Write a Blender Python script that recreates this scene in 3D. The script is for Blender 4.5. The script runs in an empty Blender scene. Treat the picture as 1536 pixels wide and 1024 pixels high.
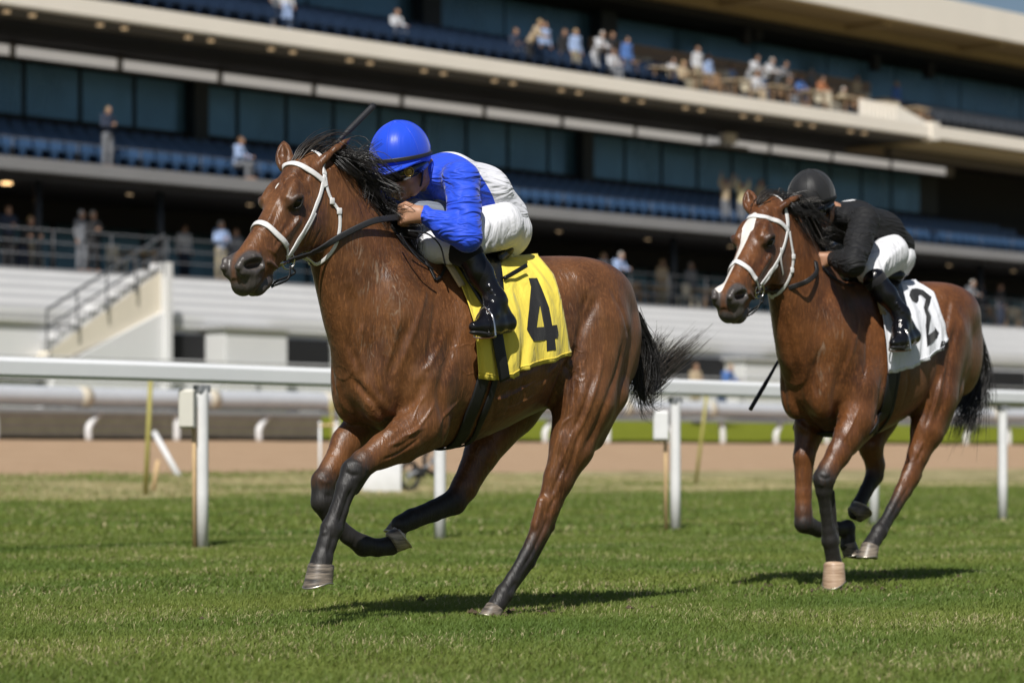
import bpy, bmesh, math, random
import numpy as np
from mathutils import Vector, Matrix
from mathutils.bvhtree import BVHTree

random.seed(7)
RNG = np.random.default_rng(11)
SC = bpy.context.scene
COL = SC.collection
V3 = lambda *a: np.array(a, dtype=float)

# ------------------------------------------------------------------ camera
FPX, CX, HY, CAMH = 4000.0, 768.0, 682.0, 0.67      # focal length in photo pixels, centre, horizon, camera height
CAM = V3(0, 0, CAMH)
cd = bpy.data.cameras.new('camera')
cam = bpy.data.objects.new('camera', cd)
COL.objects.link(cam)
cam.location = (0, 0, CAMH)
cam.rotation_euler = (math.radians(90), 0, 0)
cd.sensor_width = 36.0
cd.lens = 36.0 * FPX / 1536.0
cd.shift_y = (HY - 512.0) / 1536.0
cd.clip_start, cd.clip_end = 0.1, 3000.0
cd.dof.use_dof = True
cd.dof.focus_distance = 10.75
cd.dof.aperture_fstop = 2.8
SC.camera = cam


def ray(px, py):
    return V3((px - CX) / FPX, 1.0, (HY - py) / FPX)


def at(px, py, Y):
    """the place seen at a photo pixel, Y metres in front of the camera"""
    return CAM + ray(px, py) * Y


def plane_hit(px, py, P, n):
    r = ray(px, py)
    return CAM + r * (((P - CAM) @ n) / (r @ n))


# ------------------------------------------------------------------ object helpers
def tag(o, label=None, cat=None, group=None, kind=None):
    if label: o['label'] = label
    if cat: o['category'] = cat
    if group: o['group'] = group
    if kind: o['kind'] = kind
    return o


def link(o, parent=None):
    COL.objects.link(o)
    if parent is not None:
        o.parent = parent
    return o


def empty(name, loc=(0, 0, 0), rz=0.0):
    o = bpy.data.objects.new(name, None)
    o.empty_display_size = 0.1
    link(o)
    o.location = loc
    o.rotation_euler = (0, 0, rz)
    return o


def mesh_obj(name, verts, faces, mat, parent=None, smooth=True, attrs=None):
    me = bpy.data.meshes.new(name)
    verts = np.asarray(verts, dtype=np.float32)
    if isinstance(faces, np.ndarray):
        n, k = faces.shape
        me.vertices.add(len(verts)); me.vertices.foreach_set('co', verts.ravel())
        me.loops.add(n * k); me.loops.foreach_set('vertex_index', faces.astype(np.int32).ravel())
        me.polygons.add(n)
        me.polygons.foreach_set('loop_start', np.arange(0, n * k, k, dtype=np.int32))
        me.polygons.foreach_set('loop_total', np.full(n, k, dtype=np.int32))
        me.update(calc_edges=True)
        me.validate()
    else:
        me.from_pydata([tuple(map(float, v)) for v in verts], [], faces)
        me.update()
    if attrs:
        for an, arr in attrs.items():
            arr = np.asarray(arr, dtype=np.float32)
            ca = me.color_attributes.new(an, 'FLOAT_COLOR', 'POINT')
            rgba = np.ones((len(verts), 4), dtype=np.float32)
            rgba[:, :arr.shape[1]] = arr
            ca.data.foreach_set('color', rgba.ravel())
    me.polygons.foreach_set('use_smooth', np.full(len(me.polygons), smooth, dtype=bool))
    if mat is not None:
        for m in (mat if isinstance(mat, (list, tuple)) else [mat]):
            me.materials.append(m)
    o = bpy.data.objects.new(name, me)
    return link(o, parent)


class MB:
    """collects shapes into one mesh"""
    def __init__(self): self.v = []; self.f = []; self.m = []
    def add(self, vs, fs, mi=0):
        b = len(self.v)
        self.v += [tuple(map(float, v)) for v in vs]
        self.f += [tuple(b + i for i in f) for f in fs]
        self.m += [mi] * len(fs)
        return self
    def box(self, c, size, rz=0.0, R=None, mi=0):
        c = V3(*c); hx, hy, hz = [s / 2 for s in size]
        pts = [V3(x, y, z) for x in (-hx, hx) for y in (-hy, hy) for z in (-hz, hz)]
        if R is None:
            ca, sa = math.cos(rz), math.sin(rz)
            R = np.array([[ca, -sa, 0], [sa, ca, 0], [0, 0, 1]])
        return self.add([c + R @ p for p in pts],
                        [(0, 1, 3, 2), (4, 6, 7, 5), (0, 4, 5, 1), (2, 3, 7, 6), (0, 2, 6, 4), (1, 5, 7, 3)], mi)
    def tube(self, pts, rad, n=8, caps=True, mi=0, up=None, flat=None):
        """tube through points; rad: number or list; flat=(w,t): a flat strap section instead"""
        pts = [V3(*p) for p in pts]
        N = len(pts)
        rad = [rad] * N if np.isscalar(rad) else list(rad)
        rows = []
        prev = None
        for i, p in enumerate(pts):
            t = pts[min(i + 1, N - 1)] - pts[max(i - 1, 0)]
            t = t / (np.linalg.norm(t) + 1e-12)
            if up is not None:
                ref = np.asarray(up[i] if np.ndim(up) == 2 else up, float)
            elif prev is None:
                ref = V3(0, 0, 1) if abs(t[2]) < .9 else V3(1, 0, 0)
            else:
                ref = prev
            a = ref - t * (ref @ t)
            a /= (np.linalg.norm(a) + 1e-12)
            prev = a
            b = np.cross(t, a)
            row = []
            for k in range(n):
                th = 2 * math.pi * (k + .5) / n
                if flat:
                    c_, s_ = math.cos(th), math.sin(th)
                    e = .5
                    sx = math.copysign(abs(s_) ** e, s_) * flat[0] / 2
                    cx = math.copysign(abs(c_) ** e, c_) * flat[1] / 2
                    row.append(p + (a * cx + b * sx) * rad[i])
                else:
                    row.append(p + (a * math.cos(th) + b * math.sin(th)) * rad[i])
            rows.append(row)
        vs = [q for r in rows for q in r]
        fs = []
        for i in range(N - 1):
            for k in range(n):
                fs.append((i * n + k, i * n + (k + 1) % n, (i + 1) * n + (k + 1) % n, (i + 1) * n + k))
        if caps:
            fs.append(tuple(range(n - 1, -1, -1)))
            fs.append(tuple((N - 1) * n + k for k in range(n)))
        return self.add(vs, fs, mi)
    def prism(self, poly, d, mi=0):
        """poly: list of 3D points (planar), extruded by vector d"""
        poly = [V3(*p) for p in poly]; n = len(poly); d = V3(*d)
        vs = poly + [p + d for p in poly]
        fs = [tuple(range(n - 1, -1, -1)), tuple(range(n, 2 * n))]
        fs += [(i, (i + 1) % n, n + (i + 1) % n, n + i) for i in range(n)]
        return self.add(vs, fs, mi)
    def build(self, name, mat, parent=None, smooth=False, origin=None, bevel=0.0):
        vs = np.array(self.v)
        o0 = V3(0, 0, 0) if origin is None else V3(*origin)
        o = mesh_obj(name, vs - o0, self.f, mat, parent, smooth)
        if isinstance(mat, (list, tuple)):
            o.data.polygons.foreach_set('material_index', np.array(self.m, dtype=np.int32))
        bm = bmesh.new(); bm.from_mesh(o.data); bmesh.ops.recalc_face_normals(bm, faces=bm.faces)
        if bevel > 0:
            bmesh.ops.bevel(bm, geom=list(bm.edges), offset=bevel, segments=2, affect='EDGES', profile=.5)
        bm.to_mesh(o.data); bm.free()
        o.location = o0
        return o


def spline(pts, n):
    """smooth curve (Catmull-Rom) through points, n samples"""
    P = np.array(pts, float)
    if len(P) == 2:
        return [P[0] + (P[1] - P[0]) * t for t in np.linspace(0, 1, n)]
    E = np.vstack([2 * P[0] - P[1], P, 2 * P[-1] - P[-2]])
    out = []
    for u in np.linspace(0, len(P) - 1 - 1e-9, n):
        i = int(u); t = u - i
        p0, p1, p2, p3 = E[i], E[i + 1], E[i + 2], E[i + 3]
        out.append(.5 * ((2 * p1) + (-p0 + p2) * t + (2 * p0 - 5 * p1 + 4 * p2 - p3) * t * t + (-p0 + 3 * p1 - 3 * p2 + p3) * t ** 3))
    return out


# ------------------------------------------------------------------ signed-distance modelling
class Sdf:
    def __init__(self): self.p = []
    def cone(self, a, b, ra, rb, k=.03, tag=(0, 0, 0), op='u', sq=None):
        """tapered limb; sq=(axis, ratio) squashes it along an axis"""
        a, b = V3(*a), V3(*b); R = max(ra, rb)
        lo, hi = np.minimum(a - ra, b - rb), np.maximum(a + ra, b + rb)
        if sq:
            ax = V3(*sq[0]); ax /= np.linalg.norm(ax); rt = sq[1]
            if rt > 1: lo -= R * (rt - 1); hi += R * (rt - 1)
        def f(X, Y, Z):
            px, py, pz = X - a[0], Y - a[1], Z - a[2]
            d = b - a
            if sq:
                m = (px * ax[0] + py * ax[1] + pz * ax[2]) * (1 / rt - 1)
                px = px + m * ax[0]; py = py + m * ax[1]; pz = pz + m * ax[2]
                d = d + ax * (d @ ax) * (1 / rt - 1)
            L2 = d @ d + 1e-12
            t = np.clip((px * d[0] + py * d[1] + pz * d[2]) / L2, 0, 1)
            q = np.sqrt((px - t * d[0]) ** 2 + (py - t * d[1]) ** 2 + (pz - t * d[2]) ** 2) - (ra + t * (rb - ra))
            return q * (min(1, rt) ** .5 if sq else 1)
        self.p.append((f, lo, hi, k, tag, op)); return self
    def chain(self, pts, rad, k=.02, tag=(0, 0, 0), op='u', sq=None):
        for i in range(len(pts) - 1):
            self.cone(pts[i], pts[i + 1], rad[i], rad[i + 1], k, tag, op, sq)
        return self
    def ell(self, c, r, R=None, k=.03, tag=(0, 0, 0), op='u'):
        """ellipsoid, R: rows are its three axes"""
        c, r = V3(*c), V3(*r)
        R = np.eye(3) if R is None else np.array(R, float)
        R = R / np.linalg.norm(R, axis=1)[:, None]
        ext = np.sqrt(((R * r[:, None]) ** 2).sum(0))
        def f(X, Y, Z):
            x, y, z = X - c[0], Y - c[1], Z - c[2]
            s0 = 0; s1 = 0
            for i in range(3):
                q = (x * R[i, 0] + y * R[i, 1] + z * R[i, 2])
                s0 = s0 + (q / r[i]) ** 2; s1 = s1 + (q / r[i] ** 2) ** 2
            k0 = np.sqrt(s0); k1 = np.sqrt(s1) + 1e-9
            return k0 * (k0 - 1) / k1
        self.p.append((f, c - ext, c + ext, k, tag, op)); return self
    def loft(self, O, A, U, rows, k=.03, tag=(0, 0, 0), op='u'):
        """rows: (t, top, bottom, halfwidth, exponent, height of the widest place 0..1) along axis A, U up"""
        O, A, U = V3(*O), V3(*A), V3(*U)
        A = A / np.linalg.norm(A); U = U - A * (U @ A); U /= np.linalg.norm(U); W = np.cross(U, A)
        rows = np.array(rows, float)
        T = np.linspace(rows[0, 0], rows[-1, 0], 400)
        def cub(y):
            x = rows[:, 0]; h = np.diff(x); d = np.diff(y) / h
            m = np.zeros(len(x)); m[0] = d[0]; m[-1] = d[-1]
            for i in range(1, len(x) - 1):
                m[i] = 0 if d[i - 1] * d[i] <= 0 else (h[i - 1] + h[i]) / (h[i] / d[i - 1] + h[i - 1] / d[i])
            i = np.clip(np.searchsorted(x, T) - 1, 0, len(h) - 1)
            s = (T - x[i]) / h[i]
            return (y[i] * (2 * s ** 3 - 3 * s ** 2 + 1) + h[i] * m[i] * (s ** 3 - 2 * s ** 2 + s)
                    + y[i + 1] * (-2 * s ** 3 + 3 * s ** 2) + h[i] * m[i + 1] * (s ** 3 - s ** 2))
        tp, bt, wd, nn, fw = [cub(rows[:, j]) for j in range(1, 6)]
        cor = np.array([O + A * t + U * u + W * v for t, a_, b_, w_ in zip(T, tp, bt, wd) for u in (a_, b_) for v in (-w_, w_)])
        lo, hi = cor.min(0), cor.max(0)
        def f(X, Y, Z):
            x, y, z = X - O[0], Y - O[1], Z - O[2]
            t = x * A[0] + y * A[1] + z * A[2]
            u = x * U[0] + y * U[1] + z * U[2]
            v = x * W[0] + y * W[1] + z * W[2]
            g = lambda a: np.interp(t, T, a)
            a_, b_, w_, n_, f_ = g(tp), g(bt), g(wd), g(nn), g(fw)
            zw = b_ + (a_ - b_) * f_
            e = u - zw
            hu = np.where(e > 0, a_ - zw, zw - b_)
            q = ((np.abs(v) / w_) ** n_ + (np.abs(e) / np.maximum(hu, 1e-4)) ** n_) ** (1 / n_)
            r = np.sqrt(v * v + e * e)
            d = np.where(q > .3, r * (1 - 1 / np.maximum(q, .05)), -np.minimum(w_, hu) * .7)
            return np.maximum(d, np.maximum(t - T[-1], T[0] - t))
        self.p.append((f, lo, hi, k, tag, op)); return self
    def mesh(self, h, origin=(0, 0, 0)):
        lo = np.min([p[1] for p in self.p if p[5] == 'u'], axis=0) - 3 * h - .02
        hi = np.max([p[2] for p in self.p if p[5] == 'u'], axis=0) + 3 * h + .02
        n = np.ceil((hi - lo) / h).astype(int) + 1
        ax = [(lo[i] + h * np.arange(n[i])).astype(np.float32) for i in range(3)]
        D = np.full(n, .5, dtype=np.float32)
        for f, a, b, k, tg, op in self.p:
            m = k + 3 * h
            i0 = np.clip(np.floor((a - m - lo) / h).astype(int), 0, n)
            i1 = np.clip(np.ceil((b + m - lo) / h).astype(int) + 1, 0, n)
            if (i1 <= i0).any(): continue
            sl = tuple(slice(i0[j], i1[j]) for j in range(3))
            X, Y, Z = ax[0][sl[0], None, None], ax[1][None, sl[1], None], ax[2][None, None, sl[2]]
            d = np.broadcast_to(f(X, Y, Z), D[sl].shape).astype(np.float32)
            c = D[sl]
            if op == 'u':
                q = np.clip(.5 + .5 * (c - d) / k, 0, 1)
                D[sl] = c * (1 - q) + d * q - k * q * (1 - q)
            else:
                q = np.clip(.5 - .5 * (c + d) / k, 0, 1)
                D[sl] = c * (1 - q) - d * q + k * q * (1 - q)
        V, Fq = surface_nets(D)
        V = V * h + lo
        return V, Fq
    def tags(self, V, kc=.012):
        out = np.zeros((len(V), 3)); W = np.zeros(len(V)) + 1e-9
        X, Y, Z = V[:, 0], V[:, 1], V[:, 2]
        for f, a, b, k, tg, op in self.p:
            if op != 'u': continue
            m = ((V > a - .06) & (V < b + .06)).all(1)
            if not m.any(): continue
            w = np.exp(-np.clip(f(X[m], Y[m], Z[m]), -.02, None) / kc)
            out[m] += w[:, None] * np.array(tg); W[m] += w
        return out / W[:, None]


def surface_nets(D):
    S = D < 0
    nx, ny, nz = D.shape
    cnt = np.zeros((nx - 1, ny - 1, nz - 1), dtype=np.uint8)
    for i in (0, 1):
        for j in (0, 1):
            for k in (0, 1):
                cnt += S[i:nx - 1 + i, j:ny - 1 + j, k:nz - 1 + k]
    act = (cnt > 0) & (cnt < 8)
    I = np.argwhere(act)
    idx = np.full(act.shape, -1, dtype=np.int32)
    idx[act] = np.arange(len(I), dtype=np.int32)
    C = {}
    for i in (0, 1):
        for j in (0, 1):
            for k in (0, 1):
                C[i, j, k] = D[I[:, 0] + i, I[:, 1] + j, I[:, 2] + k].astype(np.float64)
    P = np.zeros((len(I), 3)); N = np.zeros(len(I))
    cs = list(C.keys())
    for a in cs:
        for d in range(3):
            if a[d]: continue
            b = list(a); b[d] = 1; b = tuple(b)
            va, vb = C[a], C[b]
            m = (va < 0) != (vb < 0)
            t = np.where(m, va / np.where(m, va - vb, 1), 0)
            for e in range(3):
                P[:, e] += np.where(m, a[e] + (t if e == d else 0), 0)
            N += m
    V = I + P / N[:, None]
    faces = []
    # x edges
    for d in range(3):
        sl0 = [slice(None)] * 3; sl1 = [slice(None)] * 3
        sl0[d] = slice(0, -1); sl1[d] = slice(1, None)
        A, B = S[tuple(sl0)], S[tuple(sl1)]
        E = np.argwhere(A != B)
        o = [e for e in range(3) if e != d]
        ok = (E[:, o[0]] > 0) & (E[:, o[1]] > 0) & (E[:, o[0]] < D.shape[o[0]] - 1) & (E[:, o[1]] < D.shape[o[1]] - 1)
        E = E[ok]
        def ix(da, db):
            q = E.copy(); q[:, o[0]] -= da; q[:, o[1]] -= db
            return idx[q[:, 0], q[:, 1], q[:, 2]]
        quad = np.stack([ix(1, 1), ix(0, 1), ix(0, 0), ix(1, 0)], 1)
        inside_first = S[tuple(E.T)]
        flip = inside_first if d != 1 else ~inside_first
        quad = np.where(flip[:, None], quad, quad[:, ::-1])
        faces.append(quad)
    return V, np.concatenate(faces)


# ------------------------------------------------------------------ materials
def new_mat(name):
    m = bpy.data.materials.new(name); m.use_nodes = True
    nt = m.node_tree
    return m, nt, nt.nodes['Principled BSDF']


def N(nt, t, **kw):
    n = nt.nodes.new(t)
    for k, v in kw.items():
        if k.startswith('_'): setattr(n, k[1:], v)
        else: n.inputs[k.replace('__', ' ')].default_value = v
    return n


def rgb(c): return (c[0], c[1], c[2], 1.0)


def mixc(nt, fac, a, b, blend='MIX'):
    m = nt.nodes.new('ShaderNodeMix'); m.data_type = 'RGBA'; m.blend_type = blend
    for s, v in ((0, fac), (6, a), (7, b)):
        if hasattr(v, 'is_output'): nt.links.new(v, m.inputs[s])
        else: m.inputs[s].default_value = v if s == 0 or len(v) == 4 else rgb(v)
    return m.outputs[2]


def mth(nt, op, a, b=0.0, clamp=False):
    m = nt.nodes.new('ShaderNodeMath'); m.operation = op; m.use_clamp = clamp
    for s, v in ((0, a), (1, b)):
        if hasattr(v, 'is_output'): nt.links.new(v, m.inputs[s])
        else: m.inputs[s].default_value = v
    return m.outputs[0]


def mad(nt, a, k, c):
    o = mth(nt, 'MULTIPLY_ADD', a, k)
    o.node.inputs[2].default_value = c
    return o


def noise(nt, scale, detail=4, rough=.55, coord='Object', stretch=None, dist=0.0):
    tc = nt.nodes.new('ShaderNodeTexCoord')
    src = tc.outputs[coord]
    if coord == 'World':
        pass
    if stretch:
        mp = nt.nodes.new('ShaderNodeMapping'); mp.inputs['Scale'].default_value = stretch
        nt.links.new(src, mp.inputs[0]); src = mp.outputs[0]
    n = N(nt, 'ShaderNodeTexNoise', Scale=scale, Detail=detail, Roughness=rough, Distortion=dist)
    nt.links.new(src, n.inputs['Vector'])
    return n.outputs['Fac']


def wnoise(nt, scale, detail=4, rough=.55, stretch=None, dist=0.0):
    g = nt.nodes.new('ShaderNodeNewGeometry'); src = g.outputs['Position']
    if stretch:
        mp = nt.nodes.new('ShaderNodeMapping'); mp.inputs['Scale'].default_value = stretch
        nt.links.new(src, mp.inputs[0]); src = mp.outputs[0]
    n = N(nt, 'ShaderNodeTexNoise', Scale=scale, Detail=detail, Roughness=rough, Distortion=dist)
    nt.links.new(src, n.inputs['Vector'])
    return n.outputs['Fac']


def ramp(nt, fac, stops):
    r = nt.nodes.new('ShaderNodeValToRGB')
    el = r.color_ramp.elements
    while len(el) < len(stops): el.new(.5)
    for e, (p, c) in zip(el, stops):
        e.position = p; e.color = rgb(c) if not np.isscalar(c) else (c, c, c, 1)
    nt.links.new(fac, r.inputs[0])
    return r.outputs[0]


def bump(nt, bsdf, fac, strength=.3, dist=.01, prev=None):
    b = N(nt, 'ShaderNodeBump', Strength=strength, Distance=dist)
    nt.links.new(fac, b.inputs['Height'])
    if prev is not None: nt.links.new(prev, b.inputs['Normal'])
    nt.links.new(b.outputs[0], bsdf.inputs['Normal'])
    return b.outputs[0]


def simple(name, col, rough=.6, var=.12, scale=6.0, metal=0.0, spec=.5, bumps=0.0, bscale=60.0, emit=None, coat=0.0):
    """a plain painted / cast / woven surface with slight uneven colour and roughness"""
    m, nt, b = new_mat(name)
    n = wnoise(nt, scale, 5)
    c = mixc(nt, n, [x * (1 - var) for x in col], [min(1, x * (1 + var)) for x in col])
    nt.links.new(c, b.inputs['Base Color'])
    b.inputs['Metallic'].default_value = metal
    b.inputs['Specular IOR Level'].default_value = spec
    r = mad(nt, n, .16, rough - .08)
    nt.links.new(r, b.inputs['Roughness'])
    if coat: b.inputs['Coat Weight'].default_value = coat; b.inputs['Coat Roughness'].default_value = .1
    if bumps: bump(nt, b, wnoise(nt, bscale, 4), bumps, .01)
    if emit:
        b.inputs['Emission Color'].default_value = rgb(emit[0]); b.inputs['Emission Strength'].default_value = emit[1]
    return m
# ================================================================== HORSES
def lerp(a, b, t): return V3(*a) * (1 - t) + V3(*b) * t


class Frame:
    """a horse's own axes: x forward, y to its left, z up, origin on the ground under it"""
    def __init__(self, O, F):
        self.O = V3(O[0], O[1], 0)
        F = V3(F[0], F[1], 0); self.F = F / np.linalg.norm(F)
        self.L = V3(-self.F[1], self.F[0], 0)
        self.R = np.stack([self.F, self.L, V3(0, 0, 1)])       # world -> local rows
        self.rz = math.atan2(self.F[1], self.F[0])
    def loc(self, P): return self.R @ (np.asarray(P) - self.O)
    def wor(self, p): return np.asarray(p) @ self.R + self.O
    def hp(self, px, py, l):
        return self.loc(plane_hit(px, py, self.O + self.L * l, self.L))
    def cam(self): return self.loc(CAM)
    def rayl(self, px, py):
        r = self.R @ ray(px, py); return r / np.linalg.norm(r)


class HeadFrame:
    """head axes: t from the poll to the nose, b from the forehead to the jaw, v to the horse's left"""
    def __init__(self, fr, pollpx, yaw, nosepx, scale=1.0):
        self.fr = fr
        P = plane_hit(*pollpx, fr.O, fr.L)
        c, s = math.cos(math.radians(yaw)), math.sin(math.radians(yaw))
        Lh = -s * fr.F + c * fr.L
        Nn = plane_hit(*nosepx, P, Lh)
        self.P = fr.loc(P)
        a = fr.R @ (Nn - P); self.len = np.linalg.norm(a); self.A = a / self.len
        self.W = fr.R @ Lh
        b = np.cross(self.A, self.W)
        self.B = -b if b[2] > 0 else b
        self.s = scale
    def __call__(self, t, b, v=0.0):
        return self.P + self.s * (t * self.A + b * self.B + v * self.W)


POINTS, MUZZ, WHITE = (1, 0, 0), (0, 1, 0), (0, 0, 1)


def eye_axes(h, sd):
    a = math.radians(32)
    e = h(.226, .031, .0725 * sd)
    return e, h.W * sd * math.cos(a) + h.A * math.sin(a), h.A * math.cos(a) - h.W * sd * math.sin(a)


def head_prims(S, h, ears):
    s = h.s
    rows = [(-.07, -.035, -.16, .045), (-.04, .005, -.2, .062), (0, .022, -.235, .072), (.07, .034, -.265, .078), (.15, .033, -.28, .08),
            (.22, .018, -.268, .08), (.30, .006, -.235, .07), (.38, .002, -.205, .059), (.45, .0, -.182, .052),
            (.52, .0, -.165, .049), (.575, -.002, -.155, .047), (.615, -.018, -.148, .04), (.638, -.045, -.13, .026)]
    rows = [(t * s, a * s, b * s, w * s, 2.25, .52) for t, a, b, w in rows]
    S.loft(h.P, h.A, -h.B, rows, k=.03)
    def E(t, b, v, r, k=.02, tg=(0, 0, 0), op='u', rot=0.0):
        for sd in (1, -1):
            c, q = math.cos(rot), math.sin(rot)
            S.ell(h(t, b, v * sd), [x * s for x in r], [h.A * c + h.B * q, -h.A * q + h.B * c, h.W], k, tg, op)
    def Cn(p, q, ra, rb, k=.015, tg=(0, 0, 0), op='u'):
        for sd in (1, -1):
            S.cone(h(p[0], p[1], p[2] * sd), h(q[0], q[1], q[2] * sd), ra * s, rb * s, k, tg, op)
    E(.165, .175, .052, (.125, .125, .032), k=.03)                 # round cheek
    E(.205, .014, .052, (.06, .034, .024), k=.03, rot=.2)        # brow
    Cn((.15, -.004, .05), (.24, -.004, .06), .013, .010, k=.02)
    Cn((.27, .085, .072), (.43, .095, .052), .011, .007, k=.02)     # facial crest
    E(.30, .05, .078, (.06, .03, .014), k=.02, op='s')            # hollow under the brow
    E(.10, -.005, .062, (.03, .03, .012), k=.02, op='s')
    # eye: socket, then two lids arching over the ball, turned a little forward
    for sd in (1, -1):
        e, n_, e1 = eye_axes(h, sd)
        S.ell(e + n_ * .02 * s, (.026 * s, .0165 * s, .016 * s), [e1, h.B, n_], .012, op='s')
        for sgn, hgt, rr in ((-1, .0185, .0056), (1, .0155, .0046)):
            arc = []
            for x in np.linspace(-1, 1, 9):
                xx, yy = .0275 * x, sgn * hgt * 1.12 * (1 - abs(x) ** 2.2) + .003 * x
                arc.append(e + s * (e1 * xx + h.B * yy + n_ * math.sqrt(max(.0270 ** 2 - xx * xx * .85 - yy * yy, .010 ** 2))))
            for p, q in zip(arc[:-1], arc[1:]):
                S.cone(p, q, rr * s, rr * s, .005, (1, 0, 0))
        up = [e + s * (e1 * x * .03 - h.B * (.025 - .012 * abs(x)) + n_ * .009) for x in (-1, -.3, .4, 1)]
        S.chain(up, [.007 * s, .0085 * s, .0085 * s, .006 * s], .016)
    # muzzle
    E(.575, .042, .036, (.058, .042, .027), k=.022, tg=MUZZ)
    rim = [(.515, .058, .05), (.545, .026, .052), (.59, .0, .044), (.622, .006, .036), (.622, .035, .038), (.585, .072, .048), (.535, .088, .052), (.515, .075, .052)]
    for p, q in zip(rim, rim[1:]):
        Cn(p, q, .011, .011, k=.012, tg=MUZZ)
    E(.568, .044, .06, (.047, .0185, .034), k=.01, op='s', rot=-.57)          # nostril opening
    E(.6, .105, .02, (.045, .036, .034), k=.03, tg=MUZZ)                        # upper lip
    S.ell(h(.633, .1, 0), [.018 * s, .03 * s, .028 * s], [h.A, h.B, h.W], .02, MUZZ)
    E(.555, .165, .014, (.05, .026, .027), k=.018, tg=MUZZ)                     # lower lip and chin
    S.ell(h(.515, .178, 0), [.04 * s, .028 * s, .03 * s], [h.A, h.B, h.W], .02, MUZZ)
    for a, b_ in (((.475, .128, .058), (.54, .137, .05)), ((.54, .137, .05), (.6, .143, .037)), ((.6, .143, .037), (.64, .147, 0))):
        Cn(a, b_, .0065, .0065, k=.008, op='s', tg=MUZZ)                        # mouth line
    Cn((.5, .06, .055), (.53, .118, .055), .007, .008, k=.012, op='s')         # fold behind the nostril
    Cn((.49, .1, .052), (.47, .15, .05), .008, .007, k=.012, tg=(.5, .5, 0))   # corner of the mouth
    # ears: a leaf shaped shell, hollow on its outer face
    for base, tip, mouth in ears:
        b0, tp = h(*base), h(*tip)
        ax = (tp - b0); ln = np.linalg.norm(ax); ax /= ln
        m = h.fr.R @ V3(*mouth); m = m - ax * (m @ ax); m /= np.linalg.norm(m)
        sd = np.cross(ax, m)
        q1, q2, q3 = b0 + ax * ln * .3, b0 + ax * ln * .58, b0 + ax * ln * .82
        S.chain([b0, q1, q2, q3, tp], [.024 * s, .03 * s, .026 * s, .015 * s, .003], k=.02, tag=(.06, 0, 0), sq=(m, .62))
        S.cone(tp - ax * .03, tp, .012 * s, .004, .008, (1, 0, 0), 'u', (m, .6))
        S.chain([b0 + ax * ln * .16 + m * .019 * s, b0 + ax * ln * .45 + m * .019 * s, b0 + ax * ln * .8 + m * .011 * s],
                [.013 * s, .018 * s, .006 * s], k=.008, op='s')


def leg_prims(S, pts, tag_from, ends=(0, 0, 0)):
    """pts: (local point, radius, blend, squash) down the leg"""
    for i in range(len(pts) - 1):
        a, b = pts[i], pts[i + 1]
        S.cone(a[0], b[0], a[1], b[1], max(.012, min(a[2], b[2])), a[3] if a[3] is not None else (0, 0, 0), 'u', (V3(0, 1, 0), a[4] if len(a) > 4 else .85))


def hoof_mesh(cor, sole, toe, r=.058, ln=.085):
    """a tapered hoof shell: cor the coronet's centre, sole the direction down the hoof, toe the direction its toe points"""
    d = V3(*sole); d /= np.linalg.norm(d)
    t = V3(*toe); t = t - d * (t @ d); t /= np.linalg.norm(t)
    w = np.cross(d, t)
    mb = MB()
    n = 24; rows = []
    for u, sc in ((-.10, .7), (-.02, .93), (.04, .96), (.3, .985), (.55, 1.02), (.8, 1.05), (.97, 1.08), (1.0, 1.07)):
        row = []
        for k in range(n):
            th = 2 * math.pi * k / n
            cx, sy = math.cos(th), math.sin(th)
            fx = cx * (1.08 if cx > 0 else .88)
            depth = ln * (.72 + .30 * max(0, cx) + .02) * u
            push = (.14 * ln * u) if u > 0 else 0
            pinch = 1 + .006 * math.sin(u * 38)
            row.append(V3(*cor) + d * depth + t * (fx * r * sc * pinch + push * .75) + w * (sy * r * sc * .92 * pinch))
        rows.append(row)
    vs = [q for r_ in rows for q in r_]; m = len(rows)
    fs = [(i * n + k, i * n + (k + 1) % n, (i + 1) * n + (k + 1) % n, (i + 1) * n + k) for i in range(m - 1) for k in range(n)]
    mb.add(vs, fs)
    c0, c1 = len(mb.v), len(mb.v) + 1
    last = rows[-1]; mb.v.append(tuple(np.mean(rows[0], 0))); mb.v.append(tuple(np.mean(last, 0) - d * ln * .12))
    for k in range(n):
        mb.f.append((c0, (k + 1) % n, k)); mb.m.append(0)
        mb.f.append((c1, (m - 1) * n + k, (m - 1) * n + (k + 1) % n)); mb.m.append(0)
    # shoe: a thin open ring under the wall
    sh = MB(); pts = []
    for k in range(-9, 10):
        th = math.pi * .86 * k / 9
        cx, sy = math.cos(th), math.sin(th)
        fx = cx * (1.08 if cx > 0 else .88)
        depth = ln * (.74 + .30 * max(0, cx)) + .001
        pts.append(V3(*cor) + d * depth + t * (fx * r * 1.0 + .14 * ln * .75) + w * (sy * r * .92))
    sh.tube(pts, 1.0, n=8, up=d, flat=(.014, .007))
    return mb, sh


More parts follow.
